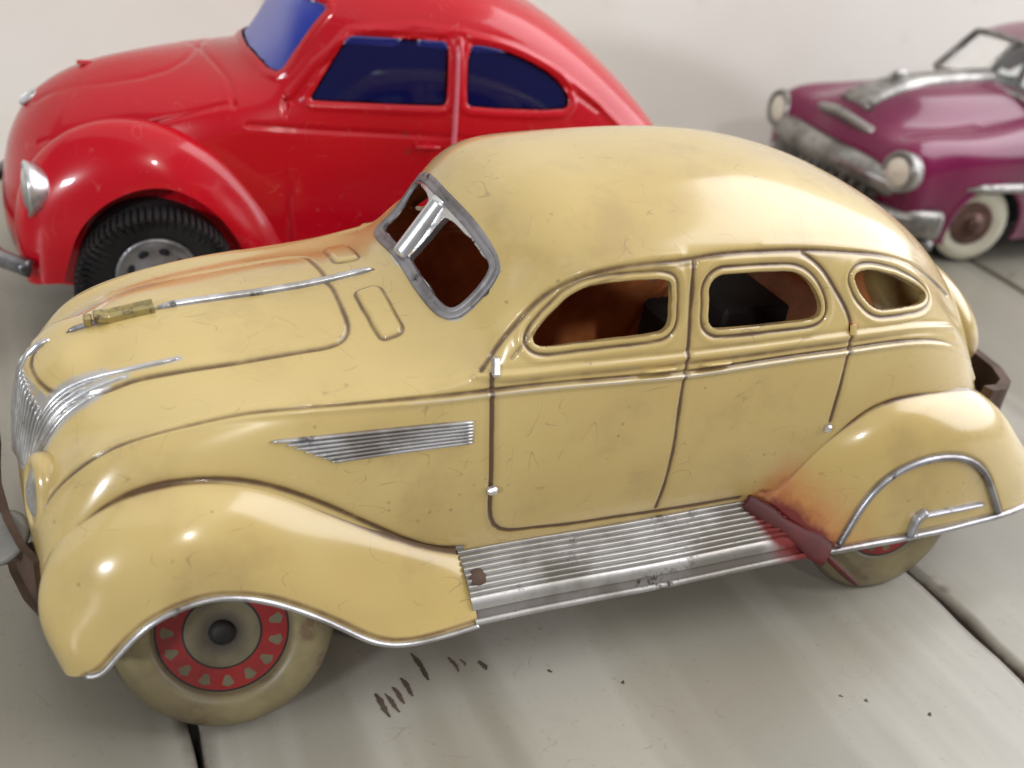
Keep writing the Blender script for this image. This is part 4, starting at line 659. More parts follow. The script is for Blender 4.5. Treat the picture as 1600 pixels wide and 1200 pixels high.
fb=rail([(-2.62,-2.85,2.75),(-2.9,-2.6,2.75),(-3.15,-2.0,2.75),(-3.3,0,2.7),(-3.3,2,2.6),(-3.3,3.3,2.5),(-3.2,3.9,2.5)],.16,1.35,'front_bumper',M_RUST)
v_,f_=lathe([(0,.08),(.52,.06),(.6,0),(.58,-.08),(0,-.08)],40,(-.5,-.3,.8)); v_=v_+np.array([-3.22,-1.45,3.05]); mesh('bumper_disc',v_,f_,M_DISC,fb)
v_,f_=box((-2.9,-1.2,2.4),(.7,.3,.3),.03); mesh('bumper_bracket',v_,f_,M_RUST,fb,smooth=False)
rail([(21.6,-2.7,3.75),(22.4,-2.7,3.6),(23.2,-2.5,3.4),(24.0,-1.5,3.3),(24.2,0,3.3),(24.0,1.5,3.3),(23.2,2.5,3.4),(22.4,2.7,3.6),(21.6,2.7,3.75)],.3,1.05,'rear_bumper',M_RUST)
# ---------------------------------------------------------------- floor pan, clockwork, axles
v_,f_=box((9.2,0,2.35),(20,6.8,.08)); mesh('floor_pan',v_,f_,M_RUSTIN,CAR,smooth=False)
v_,f_=join([box((14.2,-.2,4.1),(3.2,3.2,3.4),.15),box((14.3,-.2,6.2),(2.0,2.2,.9),.1),box((13.4,-1.9,5.2),(.5,.3,.5),.05),box((15.2,-1.9,4.6),(.7,.3,.7),.08)]); mesh('clockwork_motor',v_,f_,M_DARK,CAR,smooth=False)
for k,x in((0,.56),(1,17.5)):
    v_,f_=lathe([(.12,-4.1),(.12,4.1)],12,(0,1,0)); mesh('axle',v_+np.array([x,0,2.1 if k==0 else 2.15]),f_,M_DARK,CAR)
# ---------------------------------------------------------------- wheels
tp=[(.3,-1.5),(1.3,-1.5),(1.75,-1.35),(2.02,-1.05),(2.12,-.75),(2.08,-.45),(1.95,-.18),(1.75,.02),(1.5,.10),(1.32,.07),(1.24,-.02),(1.22,-.1)]
tp=curve_eval([(a,b,0) for a,b in tp],44)[:,:2]
tg=.85*np.exp(-((tp[:,0]-2.12)/.13)**2)*(tp[:,1]<-.3)+.3*np.exp(-((tp[:,0]-1.24)/.05)**2)
rp=curve_eval([(1.23,-.06,0),(1.1,-.05,0),(.9,-.01,0),(.72,.02,0),(.6,.05,0),(.48,.05,0),(.36,.03,0),(.24,.02,0)],30)[:,:2]
hp=curve_eval([(.25,.0,0),(.23,.08,0),(.17,.14,0),(.09,.17,0),(.0,.18,0)],14)[:,:2]
for x,y,z,camb,toe in((.54,-4.42,2.25,20,-12),(.54,4.42,2.25,-20,12),(17.3,-4.56,2.34,12,-3),(17.3,4.56,2.34,-12,3)):
    wv,wf=lathe(tp,80); sg=1 if y<0 else -1
    o=mesh('wheel',wv,wf,M_TYRE,CAR,attrs={'grime':np.tile(tg,80)})
    o.location=(x*S,y*S,z*S); o.rotation_euler=(math.radians(-camb if sg>0 else -camb),0,math.radians(toe)+(0 if sg>0 else math.pi))
    if sg<0: o.rotation_euler=(math.radians(-abs(camb)),0,math.pi+math.radians(toe))
    o.scale=(1.07,1.07,1.07) if x<5 else (1.12,.35,1.12)
    v_,f_=lathe(rp,80); mesh('rim',v_,f_,M_RIM,o)
    v_,f_=lathe(hp,32); mesh('hub_cap',v_,f_,M_DARK,o)

# ================================================================ red beetle-shaped car
M_RED=paint('red_enamel',(.52,.001,.012),(.43,.001,.010))
M_BEAD=plain('pink_highlight_edge',(.70,.16,.22),.22,0,.3,80,.1,Coat_Weight=.6)  # pink stands for the bright highlight along the pillar ridge
M_BLACK=plain('black_rubber',(.016,.016,.018),.55,0,.4,60,.3)
M_WELL=plain('black_inside',(.012,.012,.016),.9,0,.2,60,0)
def tint(name,c,rough=.12,mix=.55):
    t=NT(name); t.base(c); t.set(Roughness=rough,Transmission_Weight=mix,IOR=1.3); return t.m
M_GREYB=metal('dark_chrome',(.34,.34,.36),(.12,.12,.13),rough=.3)
M_BLUE=tint('blue_window',(.02,.025,.22),.05,.75); M_BLUE.node_tree.nodes['Principled BSDF'].inputs['IOR'].default_value=1.02; M_BLUE.node_tree.nodes['Principled BSDF'].inputs['Coat Weight'].default_value=.6
M_CLEAR=tint('clear_window',(.8,.9,.9),.05,.9)
RED=[
 R_([-3.6,-4.1,-4.4,-4.55,-4.6,-4.6,-4.5,-4.3],[(0,6.75),(0,5.9),(0,5.0),(0,4.2),(0,3.6),(0,3.1),(0,2.5),(0,1.8)]),
 R_([-3.2,-3.6,-3.9,-4.1,-4.2,-4.2,-4.1,-3.9],[(0,7.1),(.8,6.5),(1.2,5.75),(1.5,4.9),(1.7,4.2),(1.9,3.5),(2,2.6),(2,1.8)]),
 R_([-2.3,-2.5,-2.7,-2.9,-3,-3,-3,-3],[(0,7.65),(1.2,7.25),(1.9,6.7),(2.4,6.0),(2.7,5.3),(2.9,4.5),(3,3),(3,1.8)]),
 R_(-1,[(0,8.1),(1.3,7.8),(2.2,7.3),(2.7,6.7),(3.0,6.0),(3.15,5.3),(3.3,3.5),(3.3,1.8)]),
 R_(.6,[(0,8.42),(1.4,8.2),(2.4,7.75),(3,7.25),(3.3,6.6),(3.45,5.8),(3.5,3.8),(3.5,1.8)]),
 R_([2.1,2.1,2.2,2.2,2.2,2.2,2.2,2.2],[(0,8.62),(1.5,8.45),(2.6,8.12),(3.2,7.72),(3.5,7.22),(3.62,6.6),(3.7,4),(3.6,1.8)]),
 R_([2.75,2.9,3.35,3.5,3.6,3.6,3.6,3.6],[(0,8.85),(1.5,8.72),(2.6,8.5),(3.2,8.1),(3.5,7.6),(3.66,7),(3.72,4.8),(3.6,1.8)]),
 R_([3.4,3.6,4.05,4.3,4.4,4.4,4.4,4.4],[(0,9.85),(1.45,9.78),(2.5,9.55),(3.08,8.9),(3.42,8.1),(3.67,7.1),(3.75,5),(3.6,1.8)]),
 R_([4.2,4.4,4.9,5.2,5.3,5.3,5.3,5.3],[(0,10.9),(1.4,10.82),(2.3,10.55),(2.9,9.95),(3.33,8.75),(3.67,7.1),(3.75,5),(3.6,1.8)]),
 R_(6.4,[(0,11.5),(1.4,11.35),(2.35,10.95),(3.0,10.2),(3.38,8.9),(3.68,7.1),(3.75,5),(3.6,1.8)]),
 R_(9,[(0,11.5),(1.4,11.35),(2.4,10.95),(3.0,10.3),(3.4,9),(3.7,7.1),(3.75,5),(3.6,1.8)]),
 R_(11.5,[(0,10.85),(1.3,10.75),(2.3,10.4),(2.95,9.8),(3.38,8.7),(3.67,7.1),(3.75,5),(3.6,1.8)]),
 R_(13.5,[(0,9.8),(1.3,9.7),(2.2,9.4),(2.8,8.9),(3.25,8.1),(3.55,7),(3.7,5),(3.5,1.8)]),
 R_(15.5,[(0,8.35),(1.2,8.25),(2,8.05),(2.6,7.7),(3.0,7.2),(3.4,6.5),(3.5,4.5),(3.4,2)]),
 R_(17.3,[(0,6.5),(1.1,6.4),(1.8,6.3),(2.3,6.1),(2.7,5.8),(3.0,5.4),(3.1,4),(3,2)]),
 R_(18.3,[(0,4.5),(1,4.5),(1.7,4.4),(2.2,4.3),(2.5,4),(2.8,3.6),(2.8,2.6),(2.8,1.8)]),
]
RFE=[
 [(-3.3,-2.8,2.3),(-3.7,-3.3,2.3),(-3.75,-3.8,2.3),(-3.4,-4.3,2.4),(-2.7,-4.45,2.5)],
 [(-3.6,-2.6,4.0),(-3.95,-3.1,4.0),(-3.9,-3.7,3.9),(-3.4,-4.25,3.7),(-2.45,-4.5,3.4)],
 [(-3.3,-2.6,5.5),(-3.55,-3.1,5.5),(-3.4,-3.7,5.25),(-2.9,-4.2,4.85),(-2.1,-4.5,4.25)],
 [(-2.4,-2.75,6.6),(-2.5,-3.3,6.6),(-2.3,-3.8,6.25),(-1.9,-4.25,5.7),(-1.4,-4.5,5.0)],
 [(-1.0,-2.95,7.1),(-1.0,-3.5,7.1),(-.9,-3.95,6.7),(-.7,-4.3,6.1),(-.5,-4.5,5.45)],
 [(.5,-3.2,6.95),(.5,-3.7,6.85),(.5,-4.05,6.5),(.45,-4.35,5.95),(.4,-4.5,5.5)],
 [(1.7,-3.42,6.35),(1.6,-3.8,6.2),(1.5,-4.1,5.8),(1.35,-4.35,5.4),(1.2,-4.5,5.15)],
 [(2.6,-3.55,5.4),(2.5,-3.85,5.25),(2.3,-4.1,4.95),(2.1,-4.35,4.65),(1.9,-4.45,4.5)],
 [(3.3,-3.6,4.4),(3.2,-3.85,4.2),(3.0,-4.1,3.9),(2.75,-4.3,3.7),(2.5,-4.4,3.5)],
 [(3.9,-3.65,3.2),(3.8,-3.8,3.0),(3.5,-4.05,2.7),(3.2,-4.2,2.4),(2.8,-4.3,2.2)],
]
RC=thing('toy_car','glossy red rounded tin car with dark blue windows behind the cream one','toy car',(2.15,15.27,0),math.radians(-7))
def car_body(NET,nu,nv,lines,polys,mat,parent,mu=3,mv=3,name='body',wells=(),rnd=True):
    P=net_eval(NET,nu,nv,mu,mv); N=normals(P).reshape(-1,3); P=P.reshape(-1,3)
    if N[(nu//2)*nv+3][2]<0: N=-N
    V_=P.copy(); ds=np.zeros(len(P))
    for L,wd,dep in lines:
        # lines are given in side view or plan; drop them on the surface first
        L=np.array([P[np.argmin(((P-p)**2*np.array(m)).sum(1))] for p,m in L]); L=smooth_line(L,max(20,len(L)*6),3)
        d,_=seg_dist(V_,L,False,1.0); ds-=dep*np.exp(-(d/wd)**2)
    kill=np.zeros(len(P),bool); sn=np.zeros(len(P),bool); out=[]
    for poly,a,b,mask in polys:
        m=mask(P); poly=chaikin(chaikin(poly,1) if rnd else poly,1); cand=np.where(m)[0]
        oth=[i for i in range(3) if i not in(a,b)][0]; nfix=0; Q=poly.copy()
        for i,p in enumerate(Q):
            j=cand[np.argmin((P[cand,a]-p[a])**2+(P[cand,b]-p[b])**2)]; Q[i,oth]=P[j,oth]
        d,near=seg_dist(P,Q,True,1.0); ins=inside2(P,Q,a,b)&m; k=(d<.07)&m; V_[k]=near[k]; sn|=k; kill|=ins&~k
        s_=np.where(ins,-d,d); ds+=np.where(m,.05*np.exp(-((s_-.18)/.1)**2),0); out.append(Q)
    for c,r in wells:
        d=np.hypot(P[:,0]-c[0],P[:,2]-c[1]); kill|=(d<r)&(np.abs(P[:,1])>1.5)
    V_=V_+N*ds[:,None]; F_=quads(nu,nv); hk=kill[F_]; cutf=F_[((kill|sn)[F_].all(1))&hk.any(1)]; F_=F_[~(((kill|sn)[F_].all(1))&hk.any(1))]
    if len(wells): F_=F_[~kill[F_].any(1)]
    c=np.cross(V_[F_[:,1]]-V_[F_[:,0]],V_[F_[:,3]]-V_[F_[:,0]])
    if (np.einsum('ij,ij->i',c,N[F_[:,0]])<0).mean()>.5: F_=F_[:,::-1]
    n=len(V_); Fm=F_[:,::-1]+n; cen=np.abs(V_[:,1])<1e-4; Fm=np.where(cen[Fm-n],Fm-n,Fm)
    o=mesh(name,np.concatenate([V_,mirY(V_)]),np.concatenate([F_,Fm]),mat,parent); return o,P,N,cutf
sv=(1,0,1); tv=(1,1,0)
L_=lambda pts,m,y=None: [((p[0],0,p[1]) if m==sv else (p[0],-p[1],0),m) for p in pts]
nearside=lambda P:(P[:,1]<-2.2)
rl=[
 (L_([(2.7,7.2),(3.85,7.2),(4.8,7.08),(7,7.08),(9,7.08),(12,7.0),(15,6.6)],sv),.09,.05),
 (L_([(3.82,7.9),(3.82,7.2),(3.9,5.5),(4.05,3.3),(4.1,2.6)],sv),.08,.11),
 (L_([(9.02,9.9),(9.02,8.5),(9.05,7.1),(9.1,5),(9.1,2.6)],sv),.09,-.13),
 (L_([(8.88,9.9),(8.88,8.5),(8.9,7.1),(8.95,5),(8.95,2.6)],sv),.05,.05),
 (L_([(3.9,8.1),(4.6,9.1),(5.3,9.95),(5.9,10.25),(7.5,10.35),(9,10.3),(10.8,10.0),(12.6,9.2),(14.2,8.1),(15,7.2)],sv),.12,-.09),
 (L_([(4.0,7.9),(4.7,8.9),(5.4,9.75),(6,10.05),(7.5,10.15),(9,10.1),(10.7,9.8),(12.4,9.0),(13.9,7.95)],sv),.08,.05),
 (L_([(1.5,.0),(1.5,.5),(1.7,1.2),(2.1,1.9),(2.4,2.5),(2.35,3.0),(2.3,3.25)],tv),.09,.08),
 (L_([(-3.2,2.1),(-2.4,2.45),(-1.4,2.75),(-.2,2.95),(1,3.1),(2.1,3.2)],tv),.09,.05),
 (L_([(-3.3,.7),(-2.4,1.1),(-1.2,1.5),(0,1.75),(.8,1.7),(1.2,1.2),(1.35,.5),(1.4,0)],tv),.12,.05),
]
w1=[(4.5,0,8.0),(4.6,0,8.2),(5.4,0,9.5),(5.6,0,9.8),(5.9,0,9.88),(8.4,0,9.88),(8.62,0,9.85),(8.68,0,9.6),(8.7,0,8.3),(8.65,0,8.02),(8.4,0,7.98),(4.8,0,7.98)]
w2=[(9.3,0,9.8),(9.8,0,9.8),(10.5,0,9.68),(11.3,0,9.42),(12.2,0,9.0),(12.72,0,8.5),(12.8,0,8.15),(12.6,0,7.95),(9.5,0,7.98),(9.32,0,8.1)]
w0=[(0,.6,8.95),(0,-1.5,8.85),(0,-2.75,8.55),(0,-2.85,8.8),(0,-2.55,10.4),(0,-2.3,10.6),(0,.6,10.8)]
rb_,RPp,RNn,routs=car_body(RED,640,330,rl,[(w1,0,2,nearside),(w2,0,2,nearside),(w0,1,2,lambda P:(P[:,0]>2.3)&(P[:,0]<5.3)&(P[:,2]>8.2)&(P[:,1]>-3.1))],M_RED,RC,wells=(),rnd=False)
# window panes: one smooth pane for each opening, set just inside it
cc=RPp[routs].mean(1)
for nm,msk in(('window',(cc[:,0]<9)&(cc[:,1]<-2.9)&(cc[:,2]<9.95)&(cc[:,0]>4.4)),('window',cc[:,0]>9)):
    f=routs[msk]
    for sg in(1,-1):
        V_=RPp-RNn*.09; u_,inv=np.unique(f,return_inverse=True); inv=inv.reshape(f.shape); V2=V_[u_]; mesh(nm,V2 if sg>0 else mirY(V2),inv,M_BLUE,RC)
f=routs[(cc[:,1]>-2.95)&(cc[:,0]<5.6)]
V_=RPp-RNn*.09; u_,inv=np.unique(f,return_inverse=True); inv=inv.reshape(f.shape); V2=V_[u_]; n=len(V2)
mesh('windshield',np.concatenate([V2,mirY(V2)]),np.concatenate([inv,inv[:,::-1]+n]),tint('blue_windshield',(.02,.045,.42),.4,.3),RC)
for zz,dx in(((9.75,9.2,8.6,8.0,7.4,7.0,6,5,4,3),8.98),):
    for sg in(1,-1):
        pts=[];ns=[]
        for z in np.linspace(9.9,2.8,40):
            j=np.argmin((RPp[:,0]-dx-.01*(9.9-z))**2+(RPp[:,2]-z)**2+(RPp[:,1]>-2.5)*99); pts.append([dx+.01*(9.9-z),RPp[j,1],z]); ns.append(RNn[j])
        P=smooth_line(pts,40,3); N=np.array(ns)
        if sg<0: P=mirY(P);N=mirY(N)
        v_,f_=moulding(P,N,.16,.13,k=7,taper=2); mesh('pillar_bead',v_,f_,M_BEAD,RC)
def fender_pair(net,flipx=None,mat=None,parent=None,nu=120,nv=60,name='fender'):
    P,N=sheet(net,nu,nv)
    if flipx is not None: P=P*np.array([-1,1,1])+np.array([flipx,0,0]); N=N*np.array([-1,1,1])
    for sg in(1,-1): build_sheet(name,P,N,sg,None,parent,mat)
fender_pair(RFE,None,M_RED,RC,name='front_fender'); fender_pair(RFE,15,M_RED,RC,name='rear_fender')
v_,f_=box((7,0,4.3),(19,6.2,4.4),.2); mesh('inner_floor',v_,f_,M_WELL,RC,smooth=False)
for sg in(1,-1):
    v_,f_=box((7.4,-3.85*sg,2.15),(8.0,1.0,.35),.1); mesh('running_board',v_,f_,M_BLACK,RC)
    # wheel well closing plates
    c=np.array([-3.5,-3.66,5.12]); ax=unit(np.array([-1,-.18,.0]))
    v_,f_=lathe([(.45,-.6),(.66,-.25),(.74,-.08),(.78,.04),(.70,.1),(.62,.04)],40,ax); v_[:,2]*=1.1; v_=v_+c; v_=v_ if sg>0 else mirY(v_); hl=mesh('headlight',v_,f_,M_CHROME,RC)
    v_,f_=lathe([(0,.18),(.35,.16),(.55,.1),(.62,.02)],32,ax); v_[:,2]*=1.1; v_=v_+c; v_=v_ if sg>0 else mirY(v_); mesh('lens',v_,f_,M_CHROME,hl)
v_,f_=moulding(smooth_line([(-3.6,-4.6,2.3),(-4.6,-4.2,2.35),(-5.3,-3.2,2.4),(-5.6,-1.5,2.4),(-5.6,1.5,2.4),(-5.3,3.2,2.4),(-4.6,4.2,2.35)],60,2),np.tile([-.9,0,.3],(60,1)),.5,.25,k=9); v_=v_+np.array([0,0,.75]); bmp=mesh('bumper',v_,f_,M_GREYB,RC)
for y in(-2.4,2.4):
    v_,f_=box((-5.7,y,2.8),(.35,.4,1.7),.12); mesh('overrider',v_,f_,M_CHROME,bmp)
v_,f_=box((-1.9,0,7.86),(.5,.2,.12),.05); mesh('hood_badge',v_,f_,M_RED,RC)
v_,f_=blob(np.array([-3.55,-.1,6.7]),np.array([-.6,0,.8]),np.array([.8,0,.6]),(.6,.45,.2),None,''); mesh('hood_emblem',v_,f_,M_CHROME,RC)
for x in(8.35,):
    P=np.array([[xx,RPp[np.argmin((RPp[:,0]-xx)**2+(RPp[:,2]-6.75)**2+(RPp[:,1]>-2)*99)][1]-.1,6.75] for xx in np.linspace(7.7,8.6,10)])
    v_,f_=moulding(P,np.tile([0,-1.,.1],(10,1)),.18,.16,taper=3); mesh('door_handle',v_,f_,M_RED,RC)
# wheels: black tyre with tread lugs and raised marks, grey disc with oval holes
def knobby_wheel(loc,ry,parent):
    o=mesh('wheel',*lathe([(1.0,-1.6),(2.1,-1.55),(2.3,-1.3),(2.34,-.8),(2.3,-.3),(2.15,-.02),(1.9,.05),(1.6,.06),(1.32,.0),(1.22,-.12),(1.15,-.2)],72),M_BLACK,parent)
    o.location=[c*S for c in loc]; o.rotation_euler=(0,0,ry)
    pr=[]
    for i in range(72):
        a=i/72*2*math.pi; v,f=box((0,0,0),(.10,.14,.34),.02); v=v+np.array([0,.02,2.16]); c_,s_=math.cos(a),math.sin(a); v=v@np.array([[c_,0,-s_],[0,1,0],[s_,0,c_]]); pr.append((v,f))
        if True:
            v,f=box((0,-.6,2.34),(.11,.9,.1),.0); v=v@np.array([[c_,0,-s_],[0,1,0],[s_,0,c_]]); pr.append((v,f))
    t=mesh('tread',*join(pr),M_BLACK,o,smooth=False); t['kind']='stuff'
    pr=[]
    for i in range(44):
        if i%11 in(0,): continue
        a=i/44*2*math.pi; h=random.uniform(.12,.26); v,f=box((random.uniform(-.03,.03),-.07,1.74+random.uniform(-.05,.05)),(.07,.08,h),.02); c_,s_=math.cos(a),math.sin(a); v=v@np.array([[c_,0,-s_],[0,1,0],[s_,0,c_]]); pr.append((v,f))
    t=mesh('sidewall_relief',*join(pr),M_BLACK,o,smooth=False); t['kind']='stuff'
    v_,f_=lathe([(1.26,-.05),(1.2,.03),(1.12,-.02),(1.0,-.10),(.8,-.12),(.5,-.02),(.3,.0)],56); d=mesh('wheel_disc',v_,f_,M_DULL,o)
    v_,f_=lathe([(.32,-.02),(.28,.16),(.15,.26),(0,.28)],32); mesh('hub_cap',v_,f_,M_CHROME,o)
    for i in range(8):
        a=i/8*2*math.pi+.25; v,f=lathe([(0,.0),(.16,.0),(.17,-.03)],20); v=v*np.array([1.0,1,.72]); v=v+np.array([0,.09,.80]); c_,s_=math.cos(a),math.sin(a); v=v@np.array([[c_,0,-s_],[0,1,0],[s_,0,c_]]); mesh('disc_hole',v,f,M_WELL,d,smooth=False)
    return o
for x,y in((0,-4.1),(15,-4.1),(0,4.1),(15,4.1)): knobby_wheel((x,y,2.5),0 if y<0 else math.pi,RC)

# ================================================================ magenta fifties car
M_MAG=paint('magenta_enamel',(.18,.001,.055),(.12,.001,.036),(.5,.3,.4))
M_GREY=metal('tarnished_chrome',(.38,.37,.35),(.20,.19,.18),(.05,.035,.03),rough=.34,dirt=.55)
M_CREAMT=plain('whitewall',(.72,.69,.56),.45,0,.12,60,.1)
M_BROWN=metal('tarnished_hub',(.22,.13,.11),(.14,.08,.07),(.05,.03,.03),rough=.35)
M_GLASSY=plain('headlamp_glass',(.75,.70,.58),.12,0,.15,200,.3,Coat_Weight=.8)
PC=thing('toy_car','blurred magenta fifties tin car with round headlamps and whitewall tyres at the right','toy car',(36.9,17.2,0))
lo=[(5.05,2.6),(4.9,1.3)]
PUR=[
 R_([-4.75,-5.2,-5.45,-5.55,-5.6,-5.6,-5.55,-5.5],[(0,5.9),(0,5.3),(0,4.7),(0,4.2),(0,3.6),(0,2.9),(0,2.1),(0,1.3)]),
 R_([-4.55,-4.9,-5.1,-5.2,-5.25,-5.25,-5.2,-5.1],[(0,6.1),(1.0,5.6),(1.6,5.1),(2.0,4.5),(2.2,3.8),(2.3,3.0),(2.3,2.2),(2.3,1.3)]),
 R_([-3.9,-4.2,-4.6,-4.9,-5.0,-4.95,-4.85,-4.8],[(0,6.5),(1.6,6.0),(2.9,5.5),(3.9,5.4),(4.5,4.8),(4.7,3.9),(4.7,2.6),(4.6,1.3)]),
 R_([-3.2,-3.3,-3.5,-3.7,-3.7,-3.7,-3.7,-3.7],[(0,6.75),(1.7,6.3),(3.0,5.7),(4.0,5.75),(4.75,5.2),(4.98,4.1),(5.0,2.6),(4.9,1.3)]),
 R_(-2,[(0,7.0),(1.8,6.6),(3.0,5.85),(3.95,5.85),(4.8,5.4),(5.02,4.3)]+lo),
 R_(1,[(0,7.25),(1.8,6.95),(3.0,6.3),(3.9,6.1),(4.8,5.55),(5.05,4.3)]+lo),
 R_(4,[(0,7.4),(1.8,7.2),(3.0,6.8),(3.9,6.4),(4.8,5.7),(5.05,4.3)]+lo),
 R_(9,[(0,7.4),(1.8,7.2),(3.0,6.9),(3.9,6.5),(4.8,5.7),(5.05,4.3)]+lo),
 R_(16,[(0,7.3),(1.8,7.1),(3.0,6.7),(3.9,6.3),(4.8,5.6),(5.05,4.3)]+lo),
 R_(22,[(0,6.5),(1.7,6.4),(2.9,6.2),(3.8,6.0),(4.6,5.3),(4.8,4.0),(4.8,2.6),(4.7,1.4)]),
 R_(24.5,[(0,4.5),(1.7,4.5),(2.9,4.4),(3.7,4.3),(4.4,4.0),(4.6,3.2),(4.6,2.4),(4.5,1.5)]),
]
wellp=[(2.05*math.cos(t),0,1.9+1.95*math.sin(t)) for t in np.linspace(-.4,math.pi+.4,22)]
low=lambda P:(P[:,1]<-4.2)&(P[:,2]<5)
po,PP_,PN_,_=car_body(PUR,260,150,[
  (L_([(0,3.2),(4,3.35),(9,3.4),(16,3.3)],tv),.12,.08)],[(wellp,0,2,low)],M_MAG,PC)
v_,f_=box((9.5,0,3.4),(27,8.4,3.4),.2); mesh('inner_floor',v_,f_,M_WELL,PC,smooth=False)
for sg in(1,-1):
    c=np.array([-5.0,-4.3,4.45]); ax=unit(np.array([-1,-.12,.05]))
    v_,f_=lathe([(.7,-.7),(.98,-.4),(1.0,.1),(.92,.28),(.75,.3),(.66,.18)],40,ax)+(0,) if False else lathe([(.6,-.7),(.86,-.4),(.9,.1),(.84,.26),(.72,.28),(.64,.18)],40,ax)
    v_=v_+c; v_=v_ if sg>0 else mirY(v_); hl=mesh('headlight',v_,f_,M_GREY,PC)
    v_,f_=lathe([(0,.34),(.3,.32),(.5,.27),(.62,.2)],32,ax); v_=v_+c; v_=v_ if sg>0 else mirY(v_); mesh('lens',v_,f_,M_GLASSY,hl)
    P=np.array([[x,-5.08-.02,3.85] for x in np.linspace(-1.8,18,20)]); P=P if sg>0 else mirY(P)
    v_,f_=moulding(P,np.tile([0,-1.*sg,.1],(20,1)),.42,.22,k=7,taper=1); mesh('side_strip',v_,f_,M_GREY,PC)
def onP(x,y,m=None):
    j=np.argmin((PP_[:,0]-x)**2+(PP_[:,1]+abs(y))**2+(PP_[:,2]<4)*99); return PP_[j],PN_[j]
# broad tarnished band down the hood, widening to a winged ornament on the nose
Pm=np.array([onP(x,0)[0] for x in np.linspace(-4.6,4.2,24)]); Nm=np.array([onP(x,0)[1] for x in np.linspace(-4.6,4.2,24)]); Pm[:,1]=0;Nm[:,1]=0
Wb=np.concatenate([np.linspace(1.9,1.5,8),np.full(16,1.3)])
v_,f_=moulding(smooth_line(Pm,24,2),Nm,Wb,.32,k=9); mesh('hood_band',v_,f_,M_GREY,PC)
v_,f_=moulding([[-3.1+.14*i,0,7.0+.10*math.sin(i/9*math.pi)+.02*i] for i in range(10)],np.tile([0,0,1.],(10,1)),.35,.4,taper=3); mesh('hood_ornament',v_,f_,M_GREY,PC)
wing=smooth_line([(-4.35,-2.3,5.15),(-4.95,-1.4,5.35),(-5.2,-.6,5.6),(-5.3,0,5.7),(-5.2,.6,5.6),(-4.95,1.4,5.35),(-4.35,2.3,5.15)],40,1)
v_,f_=moulding(wing,np.tile([-.8,0,.5],(40,1)),.5,.35,taper=5); mesh('nose_wing',v_,f_,M_GREY,PC)
# grille: heavy curved bar with teeth, bumper with wrap-round ends
g=smooth_line([(-4.6,-4.0,3.7),(-5.6,-3.0,4.0),(-6.0,-1.5,4.1),(-6.1,0,4.15),(-6.0,1.5,4.1),(-5.6,3.0,4.0),(-4.6,4.0,3.7)],60,2)
v_,f_=moulding(g,np.tile([-.7,0,.6],(60,1)),1.3,.6,k=9); gr=mesh('grille',v_,f_,M_GREY,PC)
for i in range(-6,7):
    y=i*.52; x=-6.15+.018*abs(i)**2; v_,f_=box((x,y,3.2),(.5,.32,1.2),.14); mesh('grille_tooth',v_,f_,M_GREY,gr)
g=smooth_line([(-3.0,-5.3,2.35),(-4.6,-5.2,2.35),(-5.8,-4.6,2.35),(-6.3,-3.2,2.35),(-6.7,-1.5,2.35),(-6.8,0,2.35),(-6.7,1.5,2.35),(-6.3,3.2,2.35),(-5.2,4.8,2.35),(-3.6,5.3,2.35),(-1.6,5.35,2.35)],90,3)
T=unit(np.gradient(g,axis=0)); N=unit(np.cross(T,[0,0,1.])); 
if N[45,0]>0: N=-N
v_,f_=moulding(g,N,1.25,.38,k=9); mesh('bumper',v_,f_,M_GREY,PC)
P2=np.stack([g*np.array([.93,.93,1])+np.array([0,0,zz]) for zz in(-.6,.4,1.2,1.9)],1)
mesh('grille_back',P2.reshape(-1,3),quads(90,4),M_GREY,PC)
v_,f_=moulding(g*np.array([.97,.97,1])+np.array([0,0,-1.0]),N,.5,.2,k=6); mesh('valance',v_,f_,M_GREY,PC)
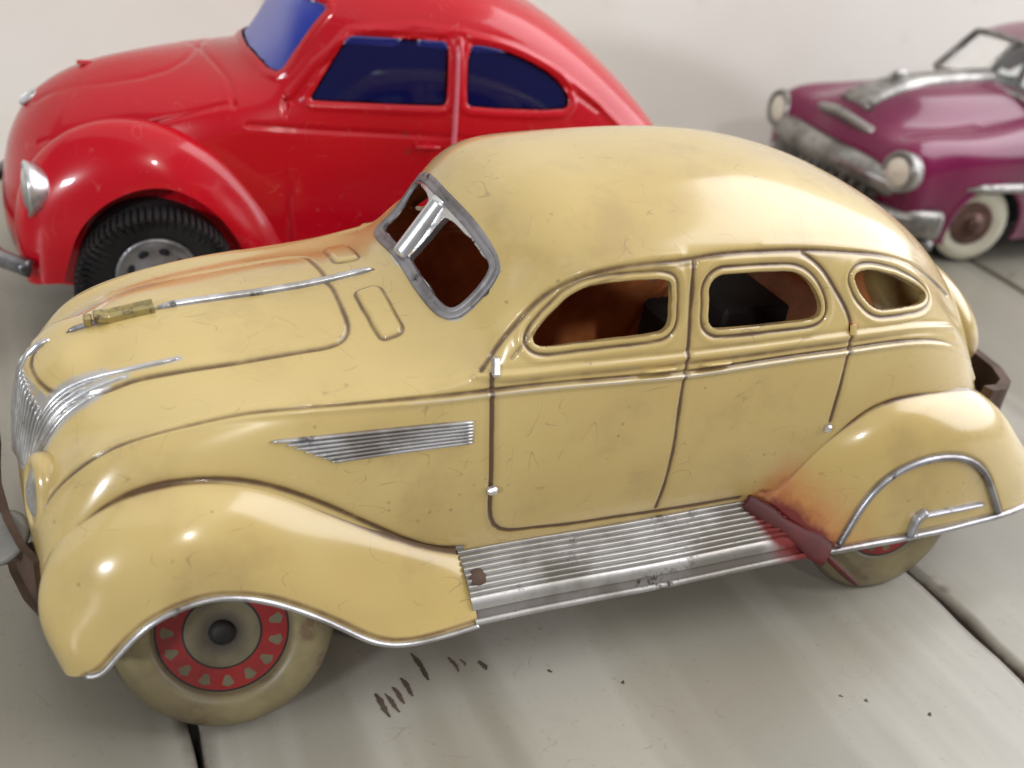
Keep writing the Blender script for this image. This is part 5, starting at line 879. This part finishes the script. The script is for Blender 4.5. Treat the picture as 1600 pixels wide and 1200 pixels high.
# cabin: windshield frame with divider, roof shell and posts
wsb=smooth_line([(2.7,-3.9,7.0),(1.9,-2.6,7.3),(1.5,-1.2,7.4),(1.4,0,7.4),(1.5,1.2,7.4),(1.7,2.4,7.3),(2.1,3.4,7.15)],40,1)
wst=smooth_line([(4.0,-3.2,9.0),(3.4,-2.2,9.2),(3.05,-1.0,9.3),(2.95,0,9.3),(3.05,1.0,9.3),(3.2,2.0,9.2),(3.5,2.8,9.05)],40,1)
loop=np.concatenate([wsb,wst[::-1]]); v_,f_=moulding(loop,np.tile(unit(np.array([-.8,0,.6])),(80,1)),.3,.2,closed=True,k=6); CB=np.array([.8,0,-.35]); v_=v_+CB; wsb=wsb+CB; wst=wst+CB; fr=mesh('windshield_frame',v_,f_,M_GREY,PC)
v_,f_=moulding(np.linspace(wsb[20],wst[20],8),np.tile(unit(np.array([-.8,0,.6])),(8,1)),.24,.2); mesh('windshield_post',v_,f_,M_GREY,fr)
V_=np.stack([wsb*(1-t)+wst*t for t in np.linspace(0,1,6)],1).reshape(-1,3); mesh('windshield',V_,quads(40,6),M_CLEAR,PC)
ROOF=[R_([x0]*5,[(0,a),(1.5,a-.06),(2.6,a-.25),(3.2,a-.6),(3.5,a-1.2)]) for x0,a in((3.7,9.4),(5.0,9.75),(7,9.95),(10,9.9),(12.5,9.7),(14.5,8.5),(15.4,7.4))]
ROOF[0]=[(2.85,0,9.32),(2.95,-1.1,9.3),(3.4,-2.3,9.2),(3.8,-3.0,9.05),(4.1,-3.3,8.9)]
P=net_eval(ROOF,60,40,0,2)+CB; 
V_=P.reshape(-1,3); F_=quads(60,40); mesh('roof',np.concatenate([V_,mirY(V_)]),np.concatenate([F_,F_[:,::-1]+len(V_)]),M_MAG,PC)
for sg in(1,-1):
    for a,b in(((7.5,-4.1,7.0),(7.3,-3.5,9.3)),((12.5,-3.9,7.0),(12.0,-3.5,8.9))):
        P=np.linspace(a,b,8)+CB; P=P if sg>0 else mirY(P); v_,f_=moulding(P,np.tile([0,-1.*sg,.2],(8,1)),.4,.2); mesh('roof_post',v_,f_,M_MAG,PC)
# wheels
wp=[(.4,-1.4),(1.6,-1.35),(1.85,-1.1),(1.93,-.7),(1.88,-.3),(1.74,-.04),(1.68,0)]
for x,y in((0,-4.35),(15.5,-4.35),(0,4.35),(15.5,4.35)):
    o=mesh('wheel',*lathe(wp,60),M_BLACK,PC); o.location=(x*S,y*S,1.93*S); o.rotation_euler=(0,0,(0 if y<0 else math.pi)+math.radians(-14 if (x==0) else 0))
    mesh('whitewall',*lathe(curve_eval([(1.74,-.03,0),(1.5,.08,0),(1.2,.06,0),(1.0,-.02,0)],16)[:,:2],60),M_CREAMT,o)
    mesh('hub_cap',*lathe(curve_eval([(1.02,-.03,0),(.95,.08,0),(.75,.05,0),(.45,.12,0),(.3,.3,0),(0,.36,0)],24)[:,:2],48),M_BROWN,o)
